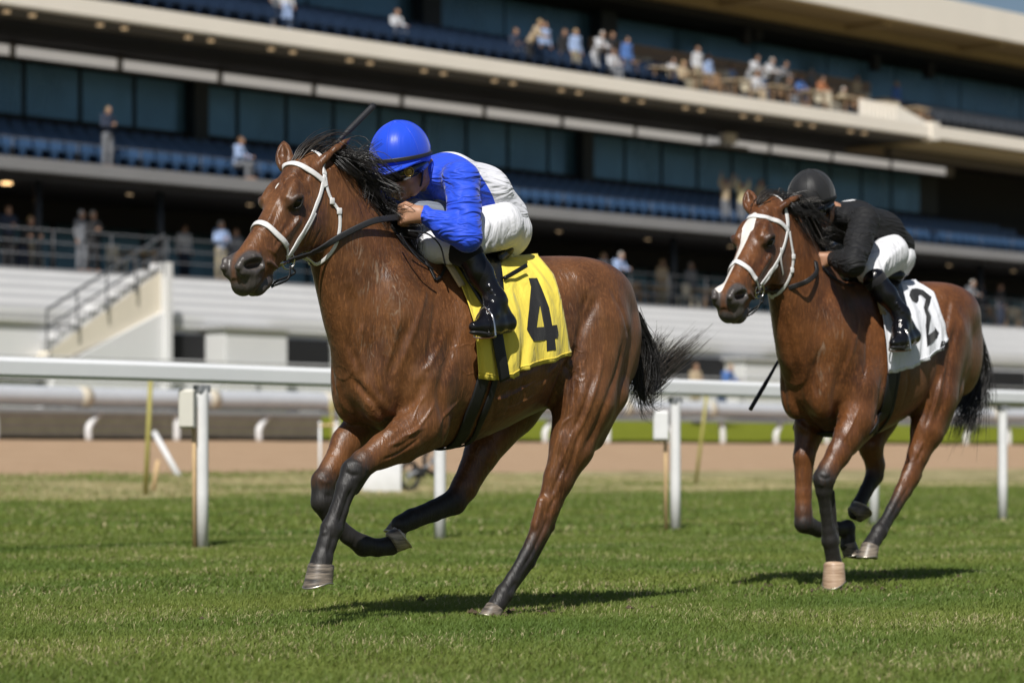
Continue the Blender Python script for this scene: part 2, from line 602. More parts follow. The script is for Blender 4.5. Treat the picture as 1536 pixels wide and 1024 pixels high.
def sculpt(V, Fq, fr, strokes, mirror=False):
    """press grooves (negative) or raise ridges (positive) along lines given on the visible side"""
    bvh = BVHTree.FromPolygons([Vector(v) for v in V], [tuple(f) for f in Fq.tolist()])
    c = Vector(fr.cam())
    nrm = vert_normals(V, Fq)
    V = V.copy(); moved = np.zeros(len(V))
    for line, rad, dep in strokes:
        hits = []
        px = spline(line, max(6, int(sum(math.dist(line[i], line[i + 1]) for i in range(len(line) - 1)) / 5)))
        for q in px:
            h, n, i, d = bvh.ray_cast(c, Vector(fr.rayl(q[0], q[1])))
            if h is not None: hits.append(np.array(h))
        if len(hits) < 2: continue
        hits = np.array(hits)
        nh = len(hits)
        sel = np.where(((V > hits.min(0) - rad * 2.2) & (V < hits.max(0) + rad * 2.2)).all(1))[0]
        if len(sel) == 0: continue
        best = np.full(len(sel), 9.0); bt = np.zeros(len(sel))
        for i in range(nh - 1):
            a, b = hits[i], hits[i + 1]
            if np.linalg.norm(b - a) > .12: continue
            ab = b - a; t = np.clip(((V[sel] - a) @ ab) / (ab @ ab + 1e-9), 0, 1)
            dd = np.linalg.norm(V[sel] - a - t[:, None] * ab, axis=1)
            m = dd < best; best[m] = dd[m]; bt[m] = (i + t[m]) / (nh - 1)
        fade = np.clip(np.minimum(bt, 1 - bt) * 5, .15, 1)
        moved[sel] += dep * np.exp(-(best / rad) ** 2) * fade
    return V + nrm * moved[:, None]


def vert_normals(V, Fq):
    a, b, c, d = [V[Fq[:, i]] for i in range(4)]
    n = np.cross(c - a, d - b)
    out = np.zeros_like(V)
    for i in range(4):
        for e in range(3):
            out[:, e] += np.bincount(Fq[:, i], weights=n[:, e], minlength=len(V))
    return out / (np.linalg.norm(out, axis=1)[:, None] + 1e-12)


def coat_material(name, base, dark, mark_seed=0.0):
    m, nt, b = new_mat(name)
    at_ = nt.nodes.new('ShaderNodeVertexColor'); at_.layer_name = 'mask'
    sp = nt.nodes.new('ShaderNodeSeparateColor'); nt.links.new(at_.outputs[0], sp.inputs[0])
    big = noise(nt, 4.2, 4, .62)
    mid = noise(nt, 22.0, 5, .65, stretch=(1, 1, .5))
    hair = noise(nt, 150.0, 3, .6, stretch=(.8, 1, .16), dist=.4)
    streak = noise(nt, 62.0, 5, .7, stretch=(1.1, 1, .2), dist=.6)
    c = mixc(nt, ramp(nt, big, [(.34, 0.0), (.66, 1.0)]), dark, base)
    c = mixc(nt, ramp(nt, streak, [(.35, .0), (.65, .42)]), c, [x * .5 for x in base])
    c = mixc(nt, ramp(nt, hair, [(.5, 0.0), (.72, .5)]), c, [min(1, x * 1.7) for x in base])
    gold = ramp(nt, noise(nt, 7.5, 4, .6), [(.52, 0.0), (.72, .45)])
    c = mixc(nt, gold, c, (base[0] * 1.35, base[1] * 1.5, base[2] * 1.7))
    # dried sweat: pale streaks kept to the neck and shoulder by the fourth painted mask
    at2 = nt.nodes.new('ShaderNodeVertexColor'); at2.layer_name = 'sweat'
    sp2 = nt.nodes.new('ShaderNodeSeparateColor'); nt.links.new(at2.outputs[0], sp2.inputs[0])
    ln_ = noise(nt, 3.4, 3, .5, stretch=(2.4, 1.8, .42), dist=.5)
    pp = mth(nt, 'PINGPONG', mth(nt, 'MULTIPLY', ln_, 17.0), .5)
    ln_ = ramp(nt, pp, [(.0, 1.0), (.07, 1.0), (.16, 0.0)])
    brk = ramp(nt, noise(nt, 13.0, 6, .75, stretch=(1.4, 1.4, .6)), [(.47, 0.0), (.62, 1.0)])
    haze_ = ramp(nt, noise(nt, 60.0, 5, .75), [(.5, 0.0), (.75, .5)])
    sw = mth(nt, 'MAXIMUM', mth(nt, 'MULTIPLY', ln_, brk), mth(nt, 'MULTIPLY', haze_, brk))
    c = mixc(nt, mth(nt, 'MULTIPLY', mth(nt, 'MULTIPLY', sw, sp2.outputs[0]), .42), c, (.38, .32, .24))
    edge = mad(nt, noise(nt, 30, 4), .5, -.25)
    pm = mth(nt, 'ADD', sp.outputs[0], mth(nt, 'MULTIPLY', edge, .6), True)
    pm = ramp(nt, mth(nt, 'ADD', pm, mad(nt, streak, .5, -.25)), [(.16, 0.0), (.85, 1.0)])
    c = mixc(nt, pm, c, mixc(nt, hair, (.009, .008, .008), (.026, .023, .021)))
    mz = ramp(nt, mth(nt, 'ADD', sp.outputs[1], mth(nt, 'MULTIPLY', edge, .5), True), [(.3, 0.0), (.75, 1.0)])
    c = mixc(nt, mz, c, mixc(nt, noise(nt, 60, 4), (.035, .031, .03), (.105, .09, .082)))
    wt = ramp(nt, mth(nt, 'ADD', sp.outputs[2], mth(nt, 'MULTIPLY', edge, .35), True), [(.4, 0.0), (.6, 1.0)])
    c = mixc(nt, wt, c, (.72, .68, .63))
    nt.links.new(c, b.inputs['Base Color'])
    b.inputs['Specular IOR Level'].default_value = .44
    r = mad(nt, streak, .30, .22)
    r = mth(nt, 'ADD', r, mth(nt, 'MULTIPLY', pm, .14))
    nt.links.new(r, b.inputs['Roughness'])
    b.inputs['Sheen Weight'].default_value = .05
    b.inputs['Sheen Roughness'].default_value = .4
    # hair grain, loose skin wrinkles and surface veins
    tc = nt.nodes.new('ShaderNodeTexCoord')
    vo = N(nt, 'ShaderNodeTexVoronoi', Scale=9.0, _feature='DISTANCE_TO_EDGE')
    mp = nt.nodes.new('ShaderNodeMapping'); mp.inputs['Scale'].default_value = (1.0, 1.0, .55)
    wob = N(nt, 'ShaderNodeTexNoise', Scale=7.0, Detail=3.0)
    nt.links.new(tc.outputs['Object'], wob.inputs['Vector'])
    mv = nt.nodes.new('ShaderNodeMix'); mv.data_type = 'VECTOR'; mv.inputs[0].default_value = .16
    nt.links.new(tc.outputs['Object'], mv.inputs[4]); nt.links.new(wob.outputs['Color'], mv.inputs[5])
    nt.links.new(mv.outputs[1], mp.inputs[0]); nt.links.new(mp.outputs[0], vo.inputs['Vector'])
    vein = ramp(nt, vo.outputs['Distance'], [(0.0, 1.0), (.012, .8), (.04, 0.0)])
    vein = mth(nt, 'MULTIPLY', vein, ramp(nt, noise(nt, 3.0, 3), [(.5, 0.0), (.6, 1.0)]))
    wr = noise(nt, 20.0, 4, .6, stretch=(2.4, 1, .34), dist=.9)
    p = bump(nt, b, hair, .3, .0035)
    p = bump(nt, b, streak, .2, .006, p)
    p = bump(nt, b, wr, .3, .014, p)
    p = bump(nt, b, vein, .26, .005, p)
    return m


M_HOOF, M_SHOE = None, None


def hoof_material(name, a, c):
    m, nt, b = new_mat(name)
    n = noise(nt, 34, 5, .6, stretch=(.3, .3, 2.2))
    nt.links.new(ramp(nt, n, [(.35, a), (.62, c)]), b.inputs['Base Color'])
    b.inputs['Roughness'].default_value = .42
    bump(nt, b, n, .4, .004)
    return m


def hair_material(name, a, c, rough=.38):
    m, nt, b = new_mat(name)
    n = noise(nt, 14, 4, .6)
    nt.links.new(mixc(nt, n, a, c), b.inputs['Base Color'])
    b.inputs['Roughness'].default_value = rough
    b.inputs['Specular IOR Level'].default_value = .6
    return m


def hair_lock(mb, path, n, spread, width, jitter=.012, tipspread=1.0, seed=0):
    """many thin tapered strands following one path"""
    rg = np.random.default_rng(seed)
    P = np.array(path)
    for i in range(n):
        off = rg.normal(0, 1, 3) * spread
        off2 = off * tipspread + rg.normal(0, 1, 3) * jitter * 2
        ln = rg.uniform(.62, 1.0)
        pts = spline(P, 12)
        pts = pts[:max(4, int(12 * ln))]
        out = []
        ph = rg.uniform(0, 6.28); am = jitter * rg.uniform(.2, 1)
        for j, p in enumerate(pts):
            t = j / (len(pts) - 1)
            out.append(p + off * (1 - t) + off2 * t + am * t * np.array([math.sin(ph + 5 * t), math.cos(ph * 1.3 + 4 * t), math.sin(ph * .7 + 6 * t)]))
        w = width * rg.uniform(.6, 1.3)
        mb.tube(out, [w * (1 - .85 * (j / (len(out) - 1)) ** 1.5) for j in range(len(out))], n=3, caps=False)


def horse(fr, sp):
    h = HeadFrame(fr, sp['poll'], sp['yaw'], sp['nose'], sp['hs'])
    S = Sdf()
    hp = fr.hp
    z0 = sp['dz']; s0 = sp['ds']
    torso = [(-.99, 1.235, 1.05, .04), (-.965, 1.30, 1.0, .075), (-.91, 1.38, .96, .115), (-.83, 1.44, .93, .16), (-.70, 1.50, .905, .215),
             (-.56, 1.525, .885, .243), (-.42, 1.518, .868, .24), (-.28, 1.503, .828, .246), (-.1, 1.492, .765, .262), (.08, 1.485, .715, .262),
             (.22, 1.49, .698, .24), (.34, 1.475, .712, .218), (.46, 1.42, .75, .205), (.57, 1.32, .79, .185), (.65, 1.22, .84, .15),
             (.70, 1.14, .90, .11), (.728, 1.07, .97, .055)]
    sx, sw = sp.get('sx', 1.0), sp.get('sw', 1.0)
    torso = [((t + .1) * sx - .1, a, b, w * sw) for t, a, b, w in torso]
    S.loft((s0, 0, z0), (1, 0, 0), (0, 0, 1), [(t, a, b, w, 2.15 if t < .1 else 2.0, .46) for t, a, b, w in torso], k=.05)
    for sd in (1, -1):
        S.ell((s0 + (-.58 + .1) * sx - .1, sd * .115 * sw, z0 + 1.36), (.25, .13, .15), k=.05)                               # croup
        S.ell((s0 + (-.77 + .1) * sx - .1, sd * .105 * sw, z0 + 1.19), (.135, .085, .25), k=.05)                                # buttock
        R = [(.34, 0, .94), (0, 1, 0), (.94, 0, -.34)]
        S.ell((s0 + (.50 + .1) * sx - .1, sd * .125 * sw, z0 + 1.14), (.28, .095, .13), R, k=.05)                              # shoulder
        S.ell((s0 + (.36 + .1) * sx - .1, sd * .165 * sw, z0 + .97), (.15, .075, .16), k=.045)                                 # triceps
        S.ell((s0 + (.615 + .1) * sx - .1, sd * .085 * sw, z0 + .93), (.085, .07, .135), k=.04)                              # breast
        S.ell((s0 + (.05 + .1) * sx - .1, sd * .17 * sw, z0 + 1.08), (.3, .08, .24), k=.06)                                    # ribs
    # neck
    B = V3(s0 + .38, 0, z0 + 1.22)
    P = h(0.02, .12, 0)
    A = P - B; A[1] = 0; ln = np.linalg.norm(A); A /= ln
    U = V3(-A[2], 0, A[0])
    nr = [(-.2, .2, -.30, .10), (-.06, .222, -.37, .165), (.08, .232, -.38, .168), (.2, .214, -.345, .145), (.33, .192, -.285, .122), (.47, .178, -.218, .102),
          (.58, .172, -.175, .09), (.66, .16, -.14, .078), (.72, .12, -.1, .06)]
    q = ln / .66
    S.loft(B, A, U, [(t * q, a, b * (1 if t < .3 else sp.get('throat', 1)), w, 2.0, .5) for t, a, b, w in nr], k=.06)
    head_prims(S, h, sp['ears'])
    for leg in sp['legs']:
        pts = []
        for (px, py, l, r, k, tg, *sq) in leg:
            pts.append((hp(px, py, l), r, k, tg, *sq))
        leg_prims(S, pts, None)
    for c, r, R, k in sp.get('extra', []):
        S.ell(c, r, R, k=k)
    V, Fq = S.mesh(sp['h'])
    mask = S.tags(V)
    V = sculpt(V, Fq, fr, sp['strokes'])
    # markings painted as pixel polygons on the visible side: blaze, sweat
    sweat = np.zeros((len(V), 1))
    bvh = BVHTree.FromPolygons([Vector(v) for v in V], [tuple(f) for f in Fq.tolist()])
    c = Vector(fr.cam())
    for pts, rad, amt in sp['sweat']:
        for q_ in spline(pts, 14):
            hit, n, i, d = bvh.ray_cast(c, Vector(fr.rayl(q_[0], q_[1])))
            if hit is not None:
                dd = np.linalg.norm(V - np.array(hit), axis=1)
                sweat[:, 0] = np.maximum(sweat[:, 0], amt * np.exp(-(dd / rad) ** 2))
    for pts in sp['blaze']:
        (p0, r0), (p1, r1) = pts
        a, b = h(*p0), h(*p1)
        t = np.clip(((V - a) @ (b - a)) / ((b - a) @ (b - a)), 0, 1)
        dd = np.linalg.norm(V - a - t[:, None] * (b - a), axis=1)
        w = np.clip((r0 + (r1 - r0) * t - dd) / .008 + .5, 0, 1)
        mask[:, 2] = np.maximum(mask[:, 2], w); mask[:, 1] *= (1 - w * .9); mask[:, 0] *= (1 - w)
    body = mesh_obj('horse', V, Fq, sp['coat'], attrs={'mask': mask, 'sweat': sweat})
    body.location = fr.O; body.rotation_euler = (0, 0, fr.rz)
    tag(body, sp['label'], 'horse', sp['group'])
    # eyes
    for sd in (1, -1):
        mb = MB(); e = eye_axes(h, sd)[0]
        bm = bmesh.new(); bmesh.ops.create_uvsphere(bm, u_segments=24, v_segments=16, radius=.0258 * h.s)
        mb.add([V3(*v.co) + e for v in bm.verts], [[v.index for v in f.verts] for f in bm.faces]); bm.free()
        mb.build('eye', sp['eyemat'], body, True)
    # hooves
    for cor, sole, toe, hm, r, l_ in sp['hooves']:
        c_ = hp(*cor)
        hb, sh = hoof_mesh(c_, sole, toe, r, l_)
        ho = hb.build('hoof', hm, body, True)
        sh.build('horseshoe', M_SHOE, ho, True)
    return body, h, V, Fq, bvh


fr1 = Frame((-.162, 11.10), (-.7071, -.7071))
fr2 = Frame((1.81255, 13.54253), (-.656, -.755))

M_COAT1 = coat_material('bay_coat', (.172, .070, .025), (.056, .0205, .008))
M_COAT2 = coat_material('chestnut_bay_coat', (.165, .061, .0195), (.053, .018, .0068))
M_HOOF = hoof_material('dark_hoof', (.035, .031, .028), (.25, .205, .16))
M_HOOFB = hoof_material('banded_hoof', (.06, .05, .045), (.46, .38, .29))
M_HOOFP = hoof_material('pale_hoof', (.32, .205, .13), (.52, .375, .26))
M_SHOE = simple('worn_aluminium', (.55, .5, .43), .38, metal=.9)
M_EYE, nt, b = new_mat('wet_dark_eye')
b.inputs['Base Color'].default_value = (.006, .004, .003, 1); b.inputs['Roughness'].default_value = .12
b.inputs['Specular IOR Level'].default_value = .35
M_MANE = hair_material('black_mane', (.006, .006, .006), (.022, .019, .017))
M_MANE2 = hair_material('wispy_mane', (.02, .017, .015), (.075, .06, .047))

BK = (1, 0, 0)
H1 = dict(sx=.985, sw=.955,
    poll=(455, 238), yaw=10, nose=(350, 392), hs=1.0, ds=0.0, dz=0.0, h=.0052, coat=M_COAT1, eyemat=M_EYE, group='racehorses galloping on the turf',
    label='bay racehorse in the lead wearing the yellow number 4 cloth',
    ears=[((.024, .042, .05), (-.187, .064, .092), (.5, -.45, -.75)), ((.06, -.015, -.052), (-.035, -.06, -.085), (-.3, -.95, 0))],
    legs=[
        # near hind
        [(893, 490, .15, .165, .05, None, .8), (876, 600, .165, .145, .05, None, .8), (858, 668, .155, .105, .03, None, .75), (838, 718, .142, .072, .02, None, .75),
         (823, 758, .13, .055, .015, (.25, 0, 0), .75), (809, 796, .127, .043, .015, (.7, 0, 0), .8), (789, 835, .122, .034, .012, BK, .8), (769, 868, .116, .031, .012, BK, .85),
         (756, 890, .112, .039, .012, BK, .95), (748, 903, .108, .035, .012, BK, 1), (741, 914, .106, .036, .012, BK, 1)],
        [(836, 754, .13, .022, .015, (.5, 0, 0), .8), (826, 790, .127, .017, .012, (.8, 0, 0), .8), (797, 845, .12, .016, .012, BK, .8), (764, 886, .112, .022, .012, BK, .9)],  # hock point and tendon
        [(866, 690, .15, .03, .02, None, .8), (843, 735, .135, .018, .015, (.2, 0, 0), .8), (838, 754, .132, .02, .012, (.4, 0, 0), .8)],
        [(930, 500, .12, .085, .05, None, .9), (915, 590, .14, .075, .04, None, .9), (888, 655, .145, .06, .04, None, .9)],   # hamstrings
        [(812, 752, .14, .02, .02, (.1, 0, 0), .9), (803, 785, .132, .018, .02, (.6, 0, 0), .9)],
        # near fore
        [(640, 575, .16, .115, .05, None, .75), (640, 632, .17, .098, .04, None, .75), (608, 655, .165, .082, .03, None, .8), (575, 674, .158, .063, .02, (.05, 0, 0), .85),
         (545, 694, .15, .053, .02, (.8, 0, 0), .9), (531, 708, .148, .054, .012, BK, .9), (520, 730, .146, .043, .012, BK, .85), (508, 765, .143, .036, .012, BK, .85),
         (497, 793, .14, .043, .012, BK, .95), (490, 815, .14, .037, .012, BK, .95), (483, 838, .14, .040, .012, BK, 1), (480, 850, .14, .045, .012, BK, 1)],
        [(524, 738, .14, .014, .01, BK, .9), (516, 765, .14, .015, .01, BK, .9), (508, 792, .14, .022, .012, BK, .9)],
        [(525, 700, .155, .022, .012, BK, .9), (520, 722, .15, .02, .012, BK, .9)], [(545, 712, .14, .024, .012, BK, .9), (533, 735, .14, .018, .012, BK, .9)],
        [(640, 640, .2, .045, .03, None, .7), (590, 655, .19, .03, .02, None, .7), (560, 676, .17, .02, .02, None, .8)],
        [(650, 655, .17, .05, .03, None, .8), (610, 680, .165, .032, .02, None, .8), (570, 695, .155, .02, .02, None, .8)],
        # far fore
        [(575, 590, -.12, .1, .04, None, .75), (555, 625, -.13, .088, .03, None, .8), (520, 665, -.125, .066, .02, None, .85), (499, 702, -.115, .05, .02, (.3, 0, 0), .9),
         (485, 722, -.11, .05, .015, BK, .9), (484, 752, -.105, .048, .012, BK, .9), (497, 778, -.1, .036, .012, BK, .85), (522, 803, -.09, .034, .012, BK, .85),
         (545, 818, -.08, .042, .012, BK, .95), (566, 821, -.075, .035, .012, BK, 1), (586, 818, -.07, .04, .012, BK, 1)],
        # far hind
        [(835, 520, -.16, .16, .05, None, .8), (770, 610, -.17, .12, .04, None, .8), (722, 680, -.155, .078, .03, None, .8), (697, 730, -.15, .06, .02, (.5, 0, 0), .8),
         (682, 752, -.15, .054, .015, BK, .8), (650, 766, -.15, .044, .012, BK, .85), (618, 778, -.15, .042, .012, BK, .95), (600, 787, -.15, .04, .012, BK, 1)],
    ],
    hooves=[((743, 911, .106), (.55, 0, -.85), (.9, 0, .3), M_HOOF, .042, .06),
            ((483, 847, .14), (.1, 0, -1), (1, 0, .05), M_HOOF, .056, .092),
            ((587, 812, -.06), (-.72, .30, .45), (-.45, 0, -.85), M_HOOFB, .050, .058),
            ((602, 786, -.17), (.5, 0, -.75), (.85, 0, .5), M_HOOF, .043, .062)],
    strokes=[([(642, 420), (630, 470), (612, 520), (596, 560)], .014, .006), ([(655, 440), (648, 500), (638, 555)], .016, -.006), ([(668, 500), (650, 540), (632, 560)], .012, .005),
             ([(600, 470), (590, 520), (578, 560)], .012, .005), ([(560, 500), (556, 540), (566, 580), (580, 605)], .016, -.008), ([(545, 480), (540, 520), (545, 560)], .014, .006),
             ([(690, 600), (672, 618), (660, 640)], .007, .004), ([(640, 590), (625, 612), (618, 636)], .007, .004), ([(655, 600), (640, 625), (622, 646), (600, 655)], .006, .0045), ([(628, 640), (606, 660), (585, 668)], .006, .004),
             ([(745, 575), (742, 610), (735, 640)], .014, -.004), ([(765, 570), (764, 602), (758, 628)], .014, -.004), ([(785, 562), (785, 592), (780, 615)], .014, -.004), ([(728, 585), (722, 625), (714, 652)], .014, -.004),
             ([(735, 600), (760, 596), (790, 580), (815, 566)], .006, .005), ([(750, 618), (778, 606), (806, 590)], .006, .0045), ([(708, 640), (735, 630), (762, 622)], .006, .004),
             ([(838, 545), (822, 560), (812, 585)], .014, .008), ([(858, 520), (840, 548), (826, 580)], .010, .006), ([(848, 540), (858, 570), (856, 610)], .014, -.006),
             ([(880, 440), (872, 480), (866, 520)], .018, -.008), ([(915, 430), (935, 470), (945, 510)], .016, -.006), ([(905, 520), (897, 570), (880, 620), (862, 660)], .010, .006), ([(890, 560), (876, 610), (858, 650)], .010, -.006),
             ([(846, 640), (836, 680), (828, 715)], .006, .004), ([(862, 640), (850, 672), (838, 700)], .006, .004), ([(860, 622), (846, 634), (836, 652)], .006, .004),
             ([(497, 540), (500, 570), (508, 596)], .012, -.006), ([(470, 330), (462, 350), (452, 372)], .006, .004), ([(484, 340), (472, 362), (462, 380)], .006, -.003), ([(462, 285), (470, 296), (476, 310)], .008, -.004),
             ([(420, 290), (408, 318), (396, 345)], .006, .003), ([(430, 330), (418, 350), (408, 372)], .006, .0035), ([(398, 372), (410, 378), (418, 388)], .005, .003), ([(418, 262), (424, 276), (428, 292)], .01, -.004),
             ([(531, 728), (522, 748), (513, 775), (508, 790)], .009, -.007), ([(519, 728), (510, 752), (502, 780)], .008, .004), ([(518, 705), (526, 712), (540, 712)], .009, -.005), ([(526, 690), (545, 700), (552, 706)], .01, .004),
             ([(502, 800), (496, 818), (492, 834)], .01, -.005), ([(488, 795), (484, 802)], .01, .004), ([(487, 742), (498, 745)], .01, -.005), ([(478, 715), (486, 722), (497, 722)], .01, .004),
             ([(824, 772), (812, 800), (798, 830), (778, 862)], .009, -.007), ([(812, 752), (808, 775), (800, 800)], .009, .005), ([(836, 742), (826, 760), (822, 775)], .01, -.006), ([(775, 872), (762, 890)], .009, -.005),
             ([(850, 690), (836, 720), (826, 745)], .010, -.007), ([(843, 640), (832, 690), (820, 730)], .012, .005), ([(872, 640), (858, 690), (846, 722)], .012, -.007),
             ([(520, 560), (548, 590), (575, 622), (585, 640)], .018, -.012),          # breast to forearm
             ([(622, 470), (600, 520), (585, 560), (590, 600)], .03, -.010),            # front of shoulder
             ([(690, 470), (672, 540), (660, 590), (668, 640), (655, 668)], .025, -.012),# behind the triceps
             ([(640, 560), (622, 600), (600, 625)], .02, -.008),
             ([(870, 515), (845, 560), (828, 600), (820, 622)], .022, -.016),           # flank fold
             ([(905, 430), (880, 480), (868, 520), (862, 580), (850, 640)], .02, -.010),
             ([(938, 500), (925, 560), (895, 640), (868, 690)], .02, -.010),
             ([(850, 400), (890, 440), (915, 500)], .03, .006),
             ([(855, 560), (850, 610), (835, 660), (822, 720)], .012, .006),
             ([(520, 420), (530, 470), (528, 520), (535, 560)], .02, -.010),            # jugular groove
             ([(560, 400), (575, 470), (580, 530)], .03, -.006),
             ([(640, 640), (610, 652), (580, 672)], .008, .006), ([(632, 655), (600, 678), (572, 690)], .006, -.005),
             ([(600, 610), (585, 640), (570, 655)], .007, .004),
             ([(740, 600), (765, 585), (800, 575), (830, 560)], .012, -.004), ([(745, 570), (780, 560), (825, 540)], .012, -.004),
             ([(760, 620), (790, 605), (822, 590)], .010, -.004),
             ([(505, 560), (512, 600), (540, 630)], .02, .008), ([(545, 560), (552, 600), (572, 615)], .02, .006),
             ([(468, 318), (455, 340), (447, 360)], .006, .004), ([(430, 285), (415, 320), (405, 345)], .008, -.003)],
    sweat=[([(545, 372), (560, 420), (572, 470)], .07, 1.0), ([(560, 380), (590, 430), (585, 480), (560, 520)], .06, 1.0),
           ([(640, 470), (650, 540)], .05, .35), ([(845, 430), (865, 470), (890, 520)], .06, .35)],
    blaze=[(((.165, -.04, -.0), .006), ((.20, -.02, -.012), .003))],
)

H2 = dict(sx=.925, sw=.93,
    poll=(1150, 303), yaw=10, nose=(1083, 443), hs=1.1, ds=-.03, dz=.05, h=.0062, coat=M_COAT2, eyemat=M_EYE, group='racehorses galloping on the turf',
    label='bay racehorse with a white blaze running second and wearing the white number 2 cloth',
    ears=[((.035, .03, .05), (-.125, .075, .10), (.5, -.45, -.75)), ((.06, -.012, -.05), (-.03, -.045, -.085), (-.3, -.95, 0))],
    legs=[
        # near hind
        [(1413, 505, .14, .155, .05, None, .8), (1401, 595, .155, .135, .05, None, .8), (1391, 645, .155, .10, .03, None, .75), (1378, 680, .142, .066, .02, None, .75),
         (1366, 713, .13, .056, .015, (.15, 0, 0), .75), (1353, 737, .127, .044, .015, (.65, 0, 0), .8), (1338, 765, .122, .036, .012, BK, .8), (1326, 786, .116, .034, .012, BK, .85),
         (1319, 797, .112, .042, .012, BK, .95), (1312, 808, .108, .037, .012, BK, 1), (1305, 819, .106, .042, .012, BK, 1)],
        [(1378, 712, .13, .022, .02, (.4, 0, 0), .8), (1362, 738, .127, .018, .02, (.8, 0, 0), .8), (1343, 768, .12, .018, .02, BK, .8), (1323, 800, .112, .022, .012, BK, .9)],
        [(1430, 515, .11, .08, .05, None, .9), (1421, 585, .13, .078, .04, None, .9), (1405, 640, .14, .062, .04, None, .9)],
        # near fore
        [(1290, 585, .16, .12, .05, None, .75), (1287, 630, .17, .105, .04, None, .75), (1272, 655, .16, .08, .03, None, .8), (1258, 680, .145, .064, .02, (.05, 0, 0), .85),
         (1243, 704, .13, .055, .02, (.7, 0, 0), .9), (1236, 718, .125, .057, .012, BK, .9), (1236, 735, .12, .044, .012, BK, .85), (1239, 765, .11, .033, .012, BK, .85),
         (1243, 795, .105, .036, .012, BK, .9), (1245, 810, .103, .043, .012, BK, .95), (1248, 826, .102, .036, .012, BK, .95), (1251, 843, .10, .042, .012, BK, 1)],
        [(1248, 738, .115, .015, .01, BK, .9), (1251, 790, .105, .018, .01, BK, .9), (1254, 812, .103, .022, .012, BK, .9)],
        [(1300, 640, .18, .05, .03, None, .8), (1276, 672, .16, .032, .02, None, .8)],
        # far fore
        [(1232, 595, -.12, .11, .04, None, .75), (1215, 640, -.135, .09, .03, None, .8), (1206, 685, -.13, .058, .02, None, .85), (1205, 740, -.125, .044, .02, (.15, 0, 0), .9),
         (1205, 768, -.12, .046, .015, (.7, 0, 0), .9), (1206, 784, -.115, .05, .012, BK, .9), (1228, 794, -.105, .037, .012, BK, .85), (1256, 793, -.09, .036, .012, BK, .85),
         (1271, 792, -.085, .042, .012, BK, .95), (1272, 808, -.08, .036, .012, BK, 1), (1271, 818, -.08, .038, .012, BK, 1)],
        # far hind
        [(1350, 545, -.16, .17, .05, None, .8), (1318, 620, -.17, .12, .04, None, .8), (1306, 668, -.155, .072, .03, None, .8), (1313, 697, -.15, .056, .02, (.35, 0, 0), .8),
         (1312, 712, -.15, .052, .015, BK, .8), (1299, 736, -.15, .038, .012, BK, .85), (1288, 758, -.15, .04, .012, BK, .95), (1283, 768, -.15, .04, .012, BK, 1)],
    ],
    hooves=[((1306, 818, .106), (.35, 0, -.95), (.95, 0, .3), M_HOOF, .05, .078),
            ((1251, 845, .10), (0, .05, -1), (1, .3, .0), M_HOOFP, .058, .118),
            ((1271, 815, -.08), (-.15, .2, -1), (-.9, .3, .1), M_HOOF, .045, .085),
            ((1281, 772, -.15), (-.5, .3, .5), (.6, 0, -.6), M_HOOF, .055, .06)],
    strokes=[([(1290, 470), (1280, 520), (1268, 560)], .014, .006), ([(1300, 480), (1300, 540), (1292, 580)], .016, -.006), ([(1230, 520), (1222, 560), (1226, 600)], .014, -.007), ([(1210, 540), (1206, 580), (1212, 610)], .012, .005),
             ([(1270, 600), (1258, 625), (1250, 655)], .006, .0045), ([(1290, 610), (1276, 640), (1262, 665)], .006, .0045), ([(1345, 560), (1342, 590), (1335, 615)], .014, -.004), ([(1362, 555), (1362, 580), (1356, 602)], .014, -.004),
             ([(1420, 540), (1408, 590), (1394, 635)], .010, .006), ([(1410, 560), (1398, 610), (1386, 645)], .010, -.006), ([(1385, 660), (1376, 685)], .006, .004), ([(1425, 440), (1420, 480), (1412, 520)], .018, -.008),
             ([(1173, 560), (1178, 600), (1184, 630)], .012, -.006), ([(1160, 400), (1150, 418), (1142, 430)], .006, .004), ([(1135, 385), (1126, 402), (1118, 418)], .006, .0035),
             ([(1246, 735), (1249, 770), (1252, 795)], .009, -.007), ([(1234, 728), (1236, 760), (1240, 790)], .008, .004), ([(1228, 712), (1238, 718), (1248, 714)], .01, -.005), ([(1228, 724), (1236, 729)], .01, .004),
             ([(1366, 725), (1350, 752), (1332, 785)], .01, -.006), ([(1356, 705), (1350, 730)], .01, .005), ([(1385, 670), (1374, 695)], .012, -.006),
             ([(1192, 600), (1215, 630), (1238, 655)], .018, -.012), ([(1278, 520), (1262, 560), (1252, 600), (1258, 630)], .03, -.010),
             ([(1325, 560), (1318, 610), (1312, 640)], .02, -.010), ([(1410, 545), (1398, 585), (1388, 605)], .02, -.006),
             ([(1440, 470), (1425, 530), (1415, 600), (1400, 640)], .02, -.010), ([(1175, 470), (1185, 520), (1195, 570)], .02, -.008),
             ([(1262, 600), (1255, 640), (1248, 680)], .008, .005), ([(1165, 395), (1158, 420)], .006, .004), ([(1185, 590), (1195, 630), (1215, 650)], .018, .008),
             ([(1405, 430), (1435, 465), (1450, 500)], .03, .005)],
    sweat=[([(1235, 480), (1240, 530), (1235, 590)], .05, 1.0), ([(1265, 450), (1262, 500)], .05, .5)],
    blaze=[(((.13, -.045, -.012), .026), ((.2, -.02, -.014), .03)), (((.2, -.02, -.016), .024), ((.38, .0, -.022), .012)), (((.38, .0, -.022), .012), ((.575, -.0, -.03), .02))],
)
# ================================================================== TACK AND RIDERS
def leather(name, col, rough=.4, sc=50.0):
    return simple(name, col, rough, .15, sc, bumps=.15, bscale=220)


